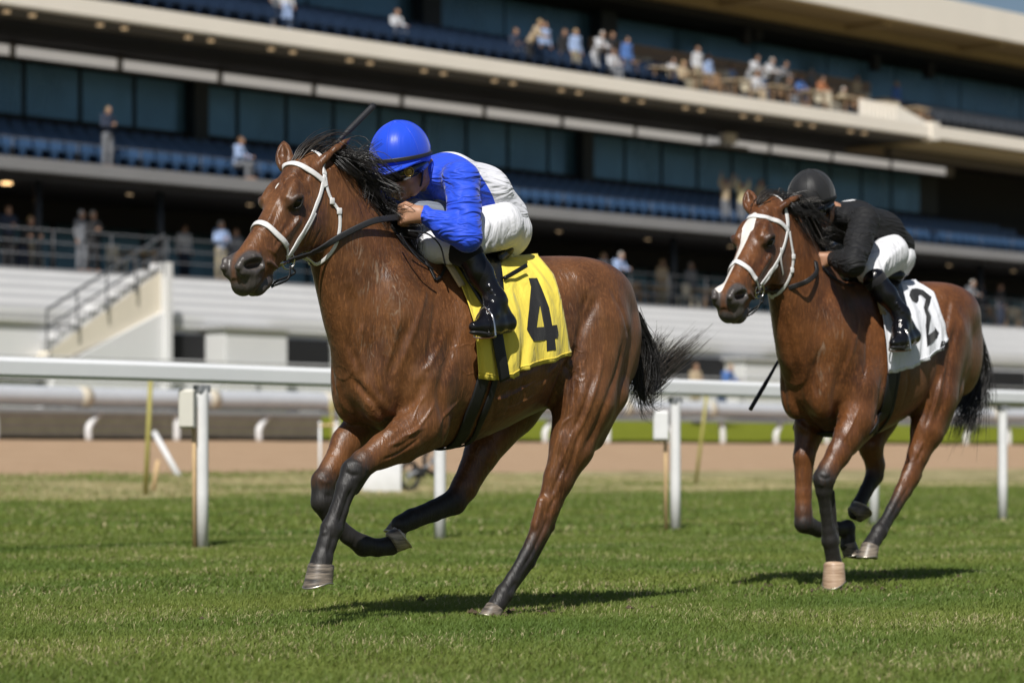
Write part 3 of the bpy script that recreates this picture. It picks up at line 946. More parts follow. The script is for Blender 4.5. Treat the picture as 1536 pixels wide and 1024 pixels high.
def cloth_mat(name, col, weave=420.0, fold=9.0, fs=.35, rough=.75, sheen=.15, var=.06):
    m, nt, b = new_mat(name)
    n = noise(nt, 7, 4)
    nt.links.new(mixc(nt, n, [x * (1 - var) for x in col], [min(1, x * (1 + var)) for x in col]), b.inputs['Base Color'])
    b.inputs['Roughness'].default_value = rough
    b.inputs['Specular IOR Level'].default_value = .25
    b.inputs['Sheen Weight'].default_value = sheen
    p = bump(nt, b, noise(nt, fold, 3, .5, stretch=(1.6, 1.2, .5), dist=1.2), fs, .03)
    p = bump(nt, b, noise(nt, weave, 2), .12, .002, p)
    return m


M_WHITE_STRAP = leather('white_strap', (.72, .71, .70), .42)
M_BLACK_STRAP = leather('black_strap', (.008, .008, .009), .5)
M_RUBBER = leather('black_rubber', (.018, .018, .02), .55, 120)
M_SILVER = simple('polished_steel', (.62, .6, .57), .18, .05, 20, metal=1.0)
M_YELLOW = cloth_mat('yellow_cloth', (.80, .64, .085), fs=.6, fold=7)
M_WHITECLOTH = cloth_mat('white_cloth', (.72, .73, .77), fs=.5, fold=7)
M_INK = cloth_mat('black_print', (.012, .012, .014), fs=.2)
M_CREAM = cloth_mat('cream_pad', (.62, .48, .27))
M_SADDLE = leather('black_saddle', (.010, .010, .011), .33)
M_SKIN, nt, b = new_mat('tanned_skin')
nt.links.new(mixc(nt, noise(nt, 30, 5), (.34, .17, .10), (.50, .27, .165)), b.inputs['Base Color'])
b.inputs['Roughness'].default_value = .5; b.inputs['Subsurface Weight'].default_value = .08
b.inputs['Subsurface Radius'].default_value = (.01, .004, .002)
bump(nt, b, noise(nt, 160, 3), .12, .003)
M_LENS, nt, b = new_mat('smoked_lens')
b.inputs['Base Color'].default_value = (.012, .01, .009, 1); b.inputs['Roughness'].default_value = .06; b.inputs['Coat Weight'].default_value = .8
M_AMBER = simple('amber_lens_rim', (.35, .24, .06), .2, .2, 30, metal=.4)
M_BREECH = cloth_mat('white_breeches', (.74, .74, .77), fs=.6, fold=11, rough=.55)
M_PATENT = leather('black_patent_leather', (.006, .006, .008), .12)
M_SOCK = cloth_mat('black_legging', (.012, .012, .014), rough=.8)


def jacket_mat(name, cols, rough=.58, sheen=.2):
    """silks in up to three colours, chosen by the woven panels (mask)"""
    m, nt, b = new_mat(name)
    a = nt.nodes.new('ShaderNodeVertexColor'); a.layer_name = 'mask'
    sp = nt.nodes.new('ShaderNodeSeparateColor'); nt.links.new(a.outputs[0], sp.inputs[0])
    wob = mad(nt, noise(nt, 26, 3), .10, -.05)
    f = ramp(nt, mth(nt, 'ADD', sp.outputs[0], wob), [(.47, 0.0), (.53, 1.0)])
    g = ramp(nt, mth(nt, 'ADD', sp.outputs[1], wob), [(.47, 0.0), (.53, 1.0)])
    c = mixc(nt, f, cols[0], cols[1]); c = mixc(nt, g, c, cols[2])
    nt.links.new(c, b.inputs['Base Color'])
    b.inputs['Roughness'].default_value = rough
    b.inputs['Specular IOR Level'].default_value = .28
    b.inputs['Sheen Weight'].default_value = sheen
    f1 = noise(nt, 10.0, 2, .45, stretch=(.45, .9, 2.3), dist=.9)
    f1 = mth(nt, 'ABSOLUTE', mth(nt, 'SUBTRACT', f1, .5))
    p = bump(nt, b, f1, .75, .05)
    p = bump(nt, b, noise(nt, 26, 3, .5, stretch=(.6, 1.0, 2.4), dist=.5), .3, .01, p)
    bump(nt, b, noise(nt, 380, 2), .1, .002, p)
    return m


class Kit:
    """projects tack onto one horse"""
    def __init__(self, fr, h, bvh): self.fr, self.h, self.bvh = fr, h, bvh; self.c = Vector(fr.cam())
    def hit(self, px, py, off=0.0):
        p, n, i, d = self.bvh.ray_cast(self.c, Vector(self.fr.rayl(px, py)))
        if p is None:
            p, n, i, d = self.bvh.find_nearest(Vector(self.fr.hp(px, py, .06)))
        return np.array(p) + np.array(n) * off, np.array(n)
    def near(self, q, off=0.0):
        p, n, i, d = self.bvh.find_nearest(Vector(q))
        return np.array(p) + np.array(n) * off, np.array(n)
    def mirror_head(self, q):
        d = (np.asarray(q) - self.h.P); v = d @ self.h.W
        return np.asarray(q) - 2 * v * self.h.W
    def strap(self, name, pts, wd, th, mat, parent, n=40, off=.002, closed=False, snap=True):
        P = spline(pts, n); out = []; nn = []
        for p in P:
            q, m = self.near(p)
            nn.append(m)
            out.append(q + m * (off + th / 2) if snap else p)
        out = np.array(out); nn = np.array(nn)
        for _ in range(3):
            out[1:-1] = .25 * out[:-2] + .5 * out[1:-1] + .25 * out[2:]
            nn[1:-1] = .25 * nn[:-2] + .5 * nn[1:-1] + .25 * nn[2:]
        mb = MB().tube(out, 1.0, n=8, up=nn, flat=(wd, th))
        return mb.build(name, mat, parent, True)


def place(o, fr): o.location = fr.O; o.rotation_euler = (0, 0, fr.rz); return o


def ring(c, axis, R, r, n=28, m=8, squash=None):
    axis = V3(*axis) / np.linalg.norm(axis)
    u = np.cross(axis, V3(0, 0, 1)); u /= np.linalg.norm(u); w = np.cross(axis, u)
    mb = MB()
    pts = [V3(*c) + (u * math.cos(t) + w * math.sin(t)) * R for t in np.linspace(0, 2 * math.pi, n)]
    return mb.tube(pts, r, m, caps=False, up=axis)


def bridle(K, sp):
    fr, h = K.fr, K.h
    root = place(empty('bridle'), fr)
    tag(root, sp['bridle_label'], 'bridle', 'bridles on the racehorses')
    mir = K.mirror_head
    H = lambda L: [K.hit(*p)[0] for p in L]
    w = M_WHITE_STRAP
    b = H(sp['brow']); b2 = [mir(q) for q in b[:0:-1]]
    K.strap('browband', b2 + b, .023 * h.s, .006, w, root, 50)
    nb = H(sp['noseband']); full = [mir(q) for q in nb[:0:-1]] + nb
    K.strap('noseband', full, .024 * h.s, .007, w, root, 50)
    under = [nb[-1], h(.40, .19, .045), h(.41, .24, 0), h(.40, .19, -.045), mir(nb[-1])]
    K.strap('chin_strap', under, .012, .004, w, root, 30)
    ck = H(sp['cheek'])
    K.strap('cheek_strap', ck, .017 * h.s, .005, w, root, 40, off=.003)
    ck2 = [q + (h.A * .008 + h.B * .012) for q in ck]
    K.strap('cheek_strap', ck2[2:], .014 * h.s, .005, w, root, 30, off=.002)
    K.strap('cheek_strap', [mir(q) for q in ck], .017 * h.s, .005, w, root, 40, off=.003)
    top = [ck[0], h(-.03, .04, .055), h(-.045, -.01, 0), h(-.03, .04, -.055), mir(ck[0])]
    K.strap('crownpiece', top, .024, .005, w, root, 30)
    tl = H(sp['throat'])
    K.strap('throatlatch', tl, .014 * h.s, .005, w, root, 40)
    K.strap('throatlatch', [mir(q) for q in tl], .014 * h.s, .005, w, root, 40)
    for q in (tl[2], tl[3]):
        p, n = K.near(q, .006)
        R = np.stack([n, np.cross(n, V3(0, 0, 1)), V3(0, 0, 1)], 1)
        MB().box(p, (.008, .022, .026), R=R).build('buckle', w, root, True, bevel=.003)
    # bit rings
    bc = K.near(K.hit(*sp['bit'])[0], .008)[0]
    for q in (bc, mir(bc)):
        rg = ring(q, h.W + .25 * h.A, .031 * h.s, .0038)
        o = rg.build('bit_ring', M_SILVER, root, True)
        MB().tube([q + h.B * .026 - h.A * .02, q - h.A * .012 - h.B * .005, q - h.A * -.0 - h.B * .03], .005, 6).build('bit_shank', M_SILVER, o, True)
    MB().tube([bc, h(.47, .14, .02), h(.47, .14, -.02), mir(bc)], .007, 8).build('bit_bar', M_SILVER, root, True)
    lo = bc + h.B * .052 + h.A * .018
    rr = MB().tube(spline([bc + h.B * .02, lo + h.A * .03 - h.B * .005, h(.5, .21, .03), h(.5, .22, 0), h(.48, .21, .02), lo - h.A * .012 + h.B * .006, bc + h.B * .03], 30), 1.0, 8, up=h.W, flat=(.009, .005))
    rr.build('curb_strap', M_BLACK_STRAP, root, True)
    if sp.get('extra_strap'):
        e = H(sp['extra_strap']); K.strap('strap_end', e, .012, .004, w, root, 20, off=.004)
    # reins
    pts = []
    for q in sp['rein']:
        if len(q) == 3: pts.append(fr.hp(*q))
        else: pts.append(K.hit(*q, .014)[0])
    pts = [bc] + pts
    P = np.array(spline(pts, 40))
    nn = np.array([K.near(p)[1] for p in P]); nn[-8:] = nn[-9]
    MB().tube(P, 1.0, n=8, up=nn, flat=(.026, .007)).build('rein', M_RUBBER, root, True)
    far = [mir(bc)] + [V3(p[0], -p[1] * .9 - .02, p[2]) for p in pts[1:]]
    P = np.array(spline(far, 40))
    MB().tube(P, 1.0, n=8, up=V3(0, 1, 0), flat=(.024, .007)).build('rein', M_RUBBER, root, True)
    return root


def coons(left, right, n):
    L, R = spline([(*p, 0) for p in left], n), spline([(*p, 0) for p in right], n)
    return L, R


def saddle_cloth(K, sp, group):
    """sp['cloth']: rows of pixels from spine to hem, each row front to back"""
    fr = K.fr
    rows = sp['cloth']; nr, nc = 34, 44
    cols = [np.array(spline([(*p, 0) for p in r], nc)) for r in rows]
    rg = np.random.default_rng(3)
    grid = []
    for i in range(nr):
        u = i / (nr - 1) * (len(rows) - 1); a = min(int(u), len(rows) - 2); t = u - a
        line = []
        for j in range(nc):
            px = cols[a][j] * (1 - t) + cols[a + 1][j] * t
            if i == 0:
                q = K.fr.hp(px[0], px[1], 0.0); q, n = K.near((q[0], 0, q[2] + .1))
                q = V3(q[0], 0, q[2])
                n = V3(0, 0, 1)
            else:
                q, n = K.hit(px[0], px[1])
                if q[1] < 0: q, n = K.near(K.fr.hp(px[0], px[1], .03))
            v = i / (nr - 1)
            wv = .011 + .013 * v * v + v * (.012 * math.sin(j * .62 + 3.0 * v + 1.4 * math.sin(j * .21)) + .008 * math.sin(j * 1.33 + 1.0 + 2 * v) + .004 * math.sin(j * 2.4 - 3 * v))
            line.append(q + n * max(.008, wv))
        grid.append(np.array(line))
    g = np.array(grid)
    for _ in range(3):
        g[1:-1, 1:-1] = .5 * g[1:-1, 1:-1] + .125 * (g[:-2, 1:-1] + g[2:, 1:-1] + g[1:-1, :-2] + g[1:-1, 2:])
    far = g[:0:-1].copy(); far[:, :, 1] *= -1
    G = np.concatenate([far, g]); m = len(G)
    vs = G.reshape(-1, 3)
    fs = np.array([(i * nc + j, i * nc + j + 1, (i + 1) * nc + j + 1, (i + 1) * nc + j) for i in range(m - 1) for j in range(nc - 1)])
    o = mesh_obj('saddle_cloth', vs, fs, sp['cloth_mat'])
    md = o.modifiers.new('thickness', 'SOLIDIFY'); md.thickness = .004; md.offset = 0
    place(o, fr); tag(o, sp['cloth_label'], 'saddle cloth', group)
    for r_ in (G[-2], G[1]):
        MB().tube([q + V3(0, math.copysign(.0035, q[1]), 0) for q in r_], .0022, 5).build('hem', sp['cloth_mat'], o, True)
    cb = BVHTree.FromPolygons([Vector(v) for v in vs], [tuple(f) for f in fs.tolist()])
    # hem
    for poly, holes, name in sp['prints']:
        bm = bmesh.new()
        loops = [poly] + holes
        edges = []
        for lp in loops:
            v = [bm.verts.new((x, y, 0)) for x, y in lp]
            edges += [bm.edges.new((v[k], v[(k + 1) % len(v)])) for k in range(len(v))]
        bmesh.ops.triangle_fill(bm, edges=edges, use_beauty=True)
        for _ in range(4):
            long_ = [e for e in bm.edges if e.calc_length() > 3.5]
            if not long_: break
            bmesh.ops.subdivide_edges(bm, edges=long_, cuts=1)
            bmesh.ops.triangulate(bm, faces=bm.faces[:])
        vv = []
        for v in bm.verts:
            p, n, i, d = cb.ray_cast(K.c, Vector(fr.rayl(v.co.x, v.co.y)))
            if p is None: p, n, i, d = cb.find_nearest(Vector(fr.hp(v.co.x, v.co.y, .2)))
            n = np.array(n); 
            if n @ (np.array(K.c) - np.array(p)) < 0: n = -n
            vv.append(np.array(p) + n * .0045)
        ff = [[v.index for v in f.verts] for f in bm.faces]
        bm.verts.index_update()
        ff = [[v.index for v in f.verts] for f in bm.faces]
        bm.free()
        mesh_obj(name, vv, ff, M_INK, o)
    return o, cb


def skinmesh(S, name, mat, fr, h, parent=None, kc=None, smooth=True):
    V, Fq = S.mesh(h)
    at_ = {'mask': S.tags(V, kc)} if kc else None
    o = mesh_obj(name, V, Fq, mat, parent, smooth, at_)
    return o, V, Fq


def rider(K, sp):
    fr = K.fr; hp = fr.hp; J = sp['j']; k = J['k']
    mir = lambda p: V3(p[0], -p[1], p[2])
    P = {n: hp(*v) for n, v in J['pts'].items()}
    yaw, pit = math.radians(J['yaw']), math.radians(J['pitch'])
    hf = V3(math.cos(yaw) * math.cos(pit), math.sin(yaw) * math.cos(pit), math.sin(pit))
    hl = V3(-math.sin(yaw), math.cos(yaw), 0); hu = np.cross(hf, hl)
    Hc = P['head']
    hd = lambda f, l, u: Hc + k * (f * hf + l * hl + u * hu)
    R3 = [hf, hl, hu]
    # ---- skin: head, neck, hands, and the slim body under the clothes, one surface
    S = Sdf()
    S.ell(hd(-.005, 0, .035), (.098 * k, .077 * k, .095 * k), R3, .03)
    S.ell(hd(.022, 0, -.045), (.07 * k, .062 * k, .075 * k), R3, .03)
    S.ell(hd(.062, 0, -.098), (.028 * k, .03 * k, .024 * k), R3, .025)
    S.cone(hd(.088, 0, .0), hd(.112, 0, -.036), .011 * k, .0135 * k, .012)
    for s_ in (1, -1):
        S.ell(hd(.097, .013 * s_, -.043), (.012 * k, .009 * k, .009 * k), R3, .008)
        S.ell(hd(.06, .045 * s_, -.025), (.03 * k, .026 * k, .022 * k), R3, .02)       # cheekbone
        S.cone(hd(.05, .052 * s_, -.09), hd(-.02, .062 * s_, -.06), .018 * k, .02 * k, .02)
        S.ell(hd(-.012, .079 * s_, -.022), (.02 * k, .008 * k, .032 * k), R3, .006)      # ear
        S.ell(hd(-.006, .086 * s_, -.018), (.010 * k, .006 * k, .018 * k), R3, .005, op='s')
    S.cone(hd(.085, .022, -.068), hd(.085, -.022, -.068), .008 * k, .008 * k, .01)       # lips
    S.cone(hd(.083, .02, -.08), hd(.083, -.02, -.08), .008 * k, .008 * k, .01)
    S.cone(hd(.096, .024, -.0735), hd(.096, -.024, -.0735), .003, .003, .005, op='s')
    S.cone(hd(-.03, 0, -.05), P['neck'], .052 * k, .056 * k, .03)
    S.chain([P['neck'], P['chest'], P['waist'], P['pelvis']], [.06, .08, .075, .075], k=.04)
    hands = []
    for side in (1, -1):
        g = (lambda n: P[n]) if side == 1 else (lambda n: P.get(n + '_r', mir(P[n])))
        S.chain([P['chest'], g('shoulder'), g('elbow'), g('wrist')], [.05, .042, .036, .026], k=.02)
        S.chain([P['pelvis'], g('hip'), g('knee'), g('boot'), g('ankle'), g('ball')], [.06, .06, .045, .035, .026, .02], k=.02)
        wv, kn = g('wrist'), g('knuckle')
        d = kn - wv; ln = np.linalg.norm(d); d /= ln
        up = V3(0, 0, 1) - d * d[2]; up /= np.linalg.norm(up)
        inn = np.cross(d, up) * (1 if np.cross(d, up)[1] < 0 else -1) * side           # towards the palm (horse's mid line)
        S.cone(wv, kn - d * .02, .027, .024, .02, sq=(inn, .8))
        S.cone(wv + d * .02 + up * .012, kn + up * .022, .022, .017, .02)
        S.cone(wv + d * .02 - up * .012, kn - up * .024, .02, .016, .02)
        for q, (o_, ln_) in enumerate(((.030, .036), (.0105, .040), (-.010, .037), (-.029, .030))):
            k0 = kn + up * o_
            k1 = k0 + d * ln_ * .62 + inn * .014 - up * .006
            k2 = k1 + inn * .026 - d * .012 - up * .004
            k3 = k2 - d * .024 + inn * .004
            S.chain([k0, k1, k2, k3], [.0115, .0102, .0095, .008], k=.004)
        t0 = wv + d * .035 + up * .028 + inn * .008
        S.chain([t0, t0 + d * .03 + up * .014 + inn * .014, t0 + d * .055 + up * .006 + inn * .022], [.013, .0105, .008], k=.006)
    body, V, Fq = skinmesh(S, 'person', M_SKIN, fr, .0042)
    place(body, fr); tag(body, J['label'], 'person', 'jockeys riding the racehorses')
    # ---- silks
    A, Bc = (1, 0, 0), (0, 0, 0)
    S = Sdf(); W = V3(0, 1, 0)
    S.cone(P['collar'], P['chest'], .066 * k, .098 * k, .04, Bc, 'u', (W, 1.15))
    S.cone(P['chest'], P['back'], .105 * k, .118 * k, .04, Bc, 'u', (W, 1.4))
    S.cone(P['back'], P['waist'], .118 * k, .112 * k, .03, A, 'u', (W, 1.3))
    for side in (1, -1):
        g = (lambda n: P[n]) if side == 1 else (lambda n: P.get(n + '_r', mir(P[n])))
        sh, el, wr = g('shoulder'), g('elbow'), g('wrist')
        S.cone(P['chest'], sh, .085 * k, .072 * k, .05, Bc)
        m1 = lerp(sh, el, .5); m2 = lerp(el, wr, .45); d = (wr - el) / np.linalg.norm(wr - el)
        S.chain([sh, m1, el], [.073 * k, .066 * k, .056 * k], .025, Bc)
        S.chain([el, m2, wr - d * .012], [.056 * k, .052 * k, .033 * k], .025, Bc)
        # loose folds round the arm
        rgn = np.random.default_rng(5 + side)
        for tt in np.linspace(.15, .9, 6):
            c = lerp(sh, el, tt); ax = (el - sh) / np.linalg.norm(el - sh)
            a = rgn.normal(0, 1, 3); a -= ax * (a @ ax); a /= np.linalg.norm(a)
            b_ = np.cross(ax, a)
            r_ = .058 * k
            S.cone(c + a * r_, c + b_ * r_ + ax * .03, .010, .007, .03, Bc)
        for tt in np.linspace(.1, .85, 6):
            c = lerp(el, wr, tt); ax = d
            a = rgn.normal(0, 1, 3); a -= ax * (a @ ax); a /= np.linalg.norm(a)
            b_ = np.cross(ax, a); r_ = (.044 - .014 * tt) * k
            S.cone(c + a * r_, c + b_ * r_ + ax * .03, .009, .006, .028, Bc)
    if J.get('inset'): 
        S.cone(hp(*J['inset'][0]), hp(*J['inset'][1]), J.get('inset_r', .05), J.get('inset_r', .055), .02, (0, 1, 0), 'u')
    V, Fq = S.mesh(.0045); mk = S.tags(V, .006)
    if J.get('backline'):
        q, nrm = hp(*J['backline'][0]), V3(*J['backline'][1])
        sd = (V - q) @ nrm / np.linalg.norm(nrm)
        arm = np.minimum.reduce([np.linalg.norm(V - lerp(P['shoulder'], P['elbow'], t_), axis=1) for t_ in np.linspace(-.1, 1, 9)] +
                                [np.linalg.norm(V - lerp(P['elbow'], P['wrist'], t_), axis=1) for t_ in np.linspace(0, 1, 7)])
        far = np.minimum.reduce([np.linalg.norm(V - lerp(mir(P['shoulder']), P.get('elbow_r', mir(P['elbow'])), t_), axis=1) for t_ in np.linspace(-.1, 1, 9)])
        mk[:, 0] = np.clip(.5 + sd / .01, 0, 1) * (arm > .082 * k) * (far > .082 * k)
    if J.get('patch'):
        q = hp(*J['patch'][0]); mk[:, 1] = np.clip(.5 + (J['patch'][1] - np.linalg.norm((V - q) * V3(1, .8, 1), axis=1)) / .01, 0, 1)
    mesh_obj('jacket', V, Fq, J['jacket'], body, True, {'mask': mk})
    # ---- breeches
    S = Sdf()
    S.ell(P['pelvis'], (.11 * k, .14 * k, .122 * k), None, .04)
    S.cone(P['pelvis'], P['waist'], .115 * k, .10 * k, .04, sq=(W, 1.25))
    for side in (1, -1):
        g = (lambda n: P[n]) if side == 1 else (lambda n: P.get(n + '_r', mir(P[n])))
        S.chain([g('hip'), lerp(g('hip'), g('knee'), .55), g('knee'), lerp(g('knee'), g('boot'), .8)], [.105 * k, .086 * k, .06 * k, .056 * k], k=.03)
        ax = g('knee') - g('hip')
        for tt in np.linspace(.0, .8, 7):
            c = lerp(g('hip'), g('knee'), tt)
            S.cone(c + V3(0, side * .085, .03) * k, c + V3(.05, side * .06, -.08) * k, .007, .012, .02)
    o, V, Fq = skinmesh(S, 'breeches', J['breeches'], fr, .0055, body)
    # ---- boots
    for side in (1, -1):
        g = (lambda n: P[n]) if side == 1 else (lambda n: P.get(n + '_r', mir(P[n])))
        S = Sdf()
        top = g('boot'); an = g('ankle'); he = g('heel'); ba = g('ball'); to = g('toe')
        S.chain([top, lerp(top, an, .45), an], [.057 * k, .052 * k, .039 * k], k=.02)
        S.chain([an, he], [.038 * k, .033 * k], k=.025)
        S.chain([an, lerp(an, ba, .6), ba, to], [.037 * k, .037 * k, .033 * k, .022 * k], k=.025)
        S.cone(an, lerp(he, ba, .5), .038 * k, .036 * k, .02); S.cone(he, ba, .032 * k, .032 * k, .02)
        S.cone(he - V3(0, 0, .012), ba - V3(0, 0, .012), .03 * k, .032 * k, .02)
        for q in range(3):
            c = lerp(top, an, .8 + .1 * q)
            S.cone(c + V3(.03, side * .03, .01), c + V3(-.03, side * .028, -.005), .008, .008, .012)
        z = min(he[2], ba[2]) - .038 * k
        bo, V, Fq = skinmesh(S, 'boot', M_PATENT, fr, .0045, body)
        S2 = Sdf(); dz = V3(0, 0, -.032 * k)
        S2.chain([he + dz, ba + dz, to + dz * .7], [.026 * k, .029 * k, .02 * k], k=.015, sq=(V3(0, 0, 1), .45))
        skinmesh(S2, 'sole', M_RUBBER, fr, .005, bo)
        S3 = Sdf(); S3.cone(lerp(g('knee'), top, J.get('leg0', .62)), lerp(top, an, .06), .057 * k, .059 * k, .01)
        skinmesh(S3, 'legging', M_SOCK, fr, .006, body)
    # ---- helmet
    mb = MB(); n, m = 40, 22; rows = []
    hr = J.get('helmet_r', (.142, .116, .135))
    hc = hd(.018, 0, .062)
    for i in range(m + 1):
        ph = -.28 + (math.pi / 2 + .28) * i / m
        row = []
        for q in range(n):
            th = 2 * math.pi * q / n
            seam = 1 - .022 * abs(math.cos(3 * th)) ** 14 * (math.cos(ph) ** .5 if ph < 1.5 else 0)
            c_ = math.cos(ph) if ph > 0 else 1 - .10 * (ph / .28) ** 2
            back = 1.0
            row.append(hc + k * seam * (hf * (hr[0] * c_ * math.cos(th)) + hl * (hr[1] * c_ * math.sin(th)) + hu * (hr[2] * math.sin(ph) - (.028 * max(0, -math.cos(th)) if ph < 0 else 0))))
        rows.append(row)
    vs = [p for r in rows for p in r]
    fs = [(i * n + q, i * n + (q + 1) % n, (i + 1) * n + (q + 1) % n, (i + 1) * n + q) for i in range(m) for q in range(n)]
    mb.add(vs, fs)
    hel = mb.build('helmet', J['helmet'], body, True)
    sm = hel.modifiers.new('thickness', 'SOLIDIFY'); sm.thickness = .008; sm.offset = -1
    S = Sdf(); S.ell(hc + hu * .131 * k, (.016, .016, .008), R3); skinmesh(S, 'button', J['helmet'], fr, .004, hel)
    pip = MB()
    for q in range(3):
        th = math.pi * q / 3 + .25
        pip.tube([hc + k * 1.0 * (hf * (hr[0] * math.cos(ph) * math.cos(th)) + hl * (hr[1] * math.cos(ph) * math.sin(th)) + hu * hr[2] * math.sin(ph)) for ph in np.linspace(-.05, math.pi + .05, 40)], .0022, 6)
    pip.build('seam', J['helmet'], hel, True)
    # brim, band
    br = MB(); ins, outs, lows = [], [], []
    for q in range(23):
        th = -1.35 + 2.7 * q / 22
        e = math.cos(th * 1.12)
        a = hc + k * (hf * hr[0] * .99 * math.cos(th) + hl * hr[1] * .99 * math.sin(th) - hu * .026)
        o_ = a + k * (hf * (.056 * max(.05, e)) - hu * (.020 * max(.1, e)))
        ins.append(a); outs.append(o_)
    nq = len(ins)
    br.add(ins + outs, [(q, q + 1, nq + q + 1, nq + q) for q in range(nq - 1)])
    bo = br.build('brim', J['brim'], hel, True)
    sm = bo.modifiers.new('thickness', 'SOLIDIFY'); sm.thickness = .006; sm.offset = 0
    pts = [hc + k * (hf * (hr[0] + .004) * math.cos(t) * .985 + hl * (hr[1] + .004) * math.sin(t) * .985 - hu * (.012 - .012 * math.cos(t))) for t in np.linspace(0, 2 * math.pi, 48)]
    MB().tube(pts, 1.0, 8, caps=False, up=[(p - hc) for p in pts], flat=(.017, .004)).build('band', J['band'], hel, True)
    # chin strap
    for s_ in (1, -1):
        MB().tube(spline([hd(.0, .088 * s_, .03), hd(.01, .083 * s_, -.03), hd(.03, .064 * s_, -.09), hd(.045, .0, -.122)], 16), 1.0, 6, up=hl, flat=(.013, .004)).build('chin_strap', M_BLACK_STRAP, hel, True)
    # goggles
    gg = MB(); fl = []
    path = [hd(-.02, .089, .012), hd(.035, .082, .006), hd(.082, .055, 0), hd(.104, .02, -.004), hd(.104, -.02, -.004), hd(.082, -.055, 0), hd(.035, -.082, .006), hd(-.02, -.089, .012)]
    PP = spline(path, 40); ups = [p - Hc for p in PP]
    wid = [.012 + .019 * min(1, max(0, 1 - abs(t * 2 - 1) ** 3)) for t in np.linspace(0, 1, 40)]
    mb = MB(); rws = []
    for i, (p, u_) in enumerate(zip(PP, ups)):
        o_ = u_ / np.linalg.norm(u_)
        wv = wid[i] * k * (1 - .22 * math.exp(-((i - 19.5) / 3) ** 2))
        for s_, d_ in ((1, .001), (1, .012), (-1, .012), (-1, .001)):
            rws.append(p + hu * wv * s_ + o_ * d_)
    mb.add(rws, [(i * 4 + a, i * 4 + (a + 1) % 4, (i + 1) * 4 + (a + 1) % 4, (i + 1) * 4 + a) for i in range(39) for a in range(4)])
    go = mb.build('goggles', M_LENS, body, True)
    for s_ in (1, -1):
        c = hd(.08, .066 * s_, .0); nrm = (c - Hc) / np.linalg.norm(c - Hc)
        ring(c + nrm * .008, nrm, .0185 * k, .0035).build('lens_rim', J['rim'], go, True)
        S = Sdf(); S.ell(c + nrm * .006, (.016 * k, .016 * k, .006), [np.cross(nrm, hu), hu, nrm]); skinmesh(S, 'lens', J['rim'] if s_ == 1 else M_LENS, fr, .0035, go)
    return body, P


def whip(fr, pts, label, r0=.0045, r1=.0135):
    P = [fr.hp(*p) for p in pts]
    n = 24; Q = spline(P, n)
    mb = MB().tube(Q, [r0 + (r1 - r0) * min(1, (i / (n - 1)) / .55) ** 2 for i in range(n)], 10)
    o = place(mb.build('whip', M_RUBBER, None, True), fr)
    tag(o, label, 'whip', 'jockey whips')
    fl = MB().tube([Q[-1], Q[-1] + (Q[-1] - Q[-2]) * .25], [r1 * 1.06, r1 * .9], 10)
    fl.build('tip', M_BLACK_STRAP, o, True)
    return o


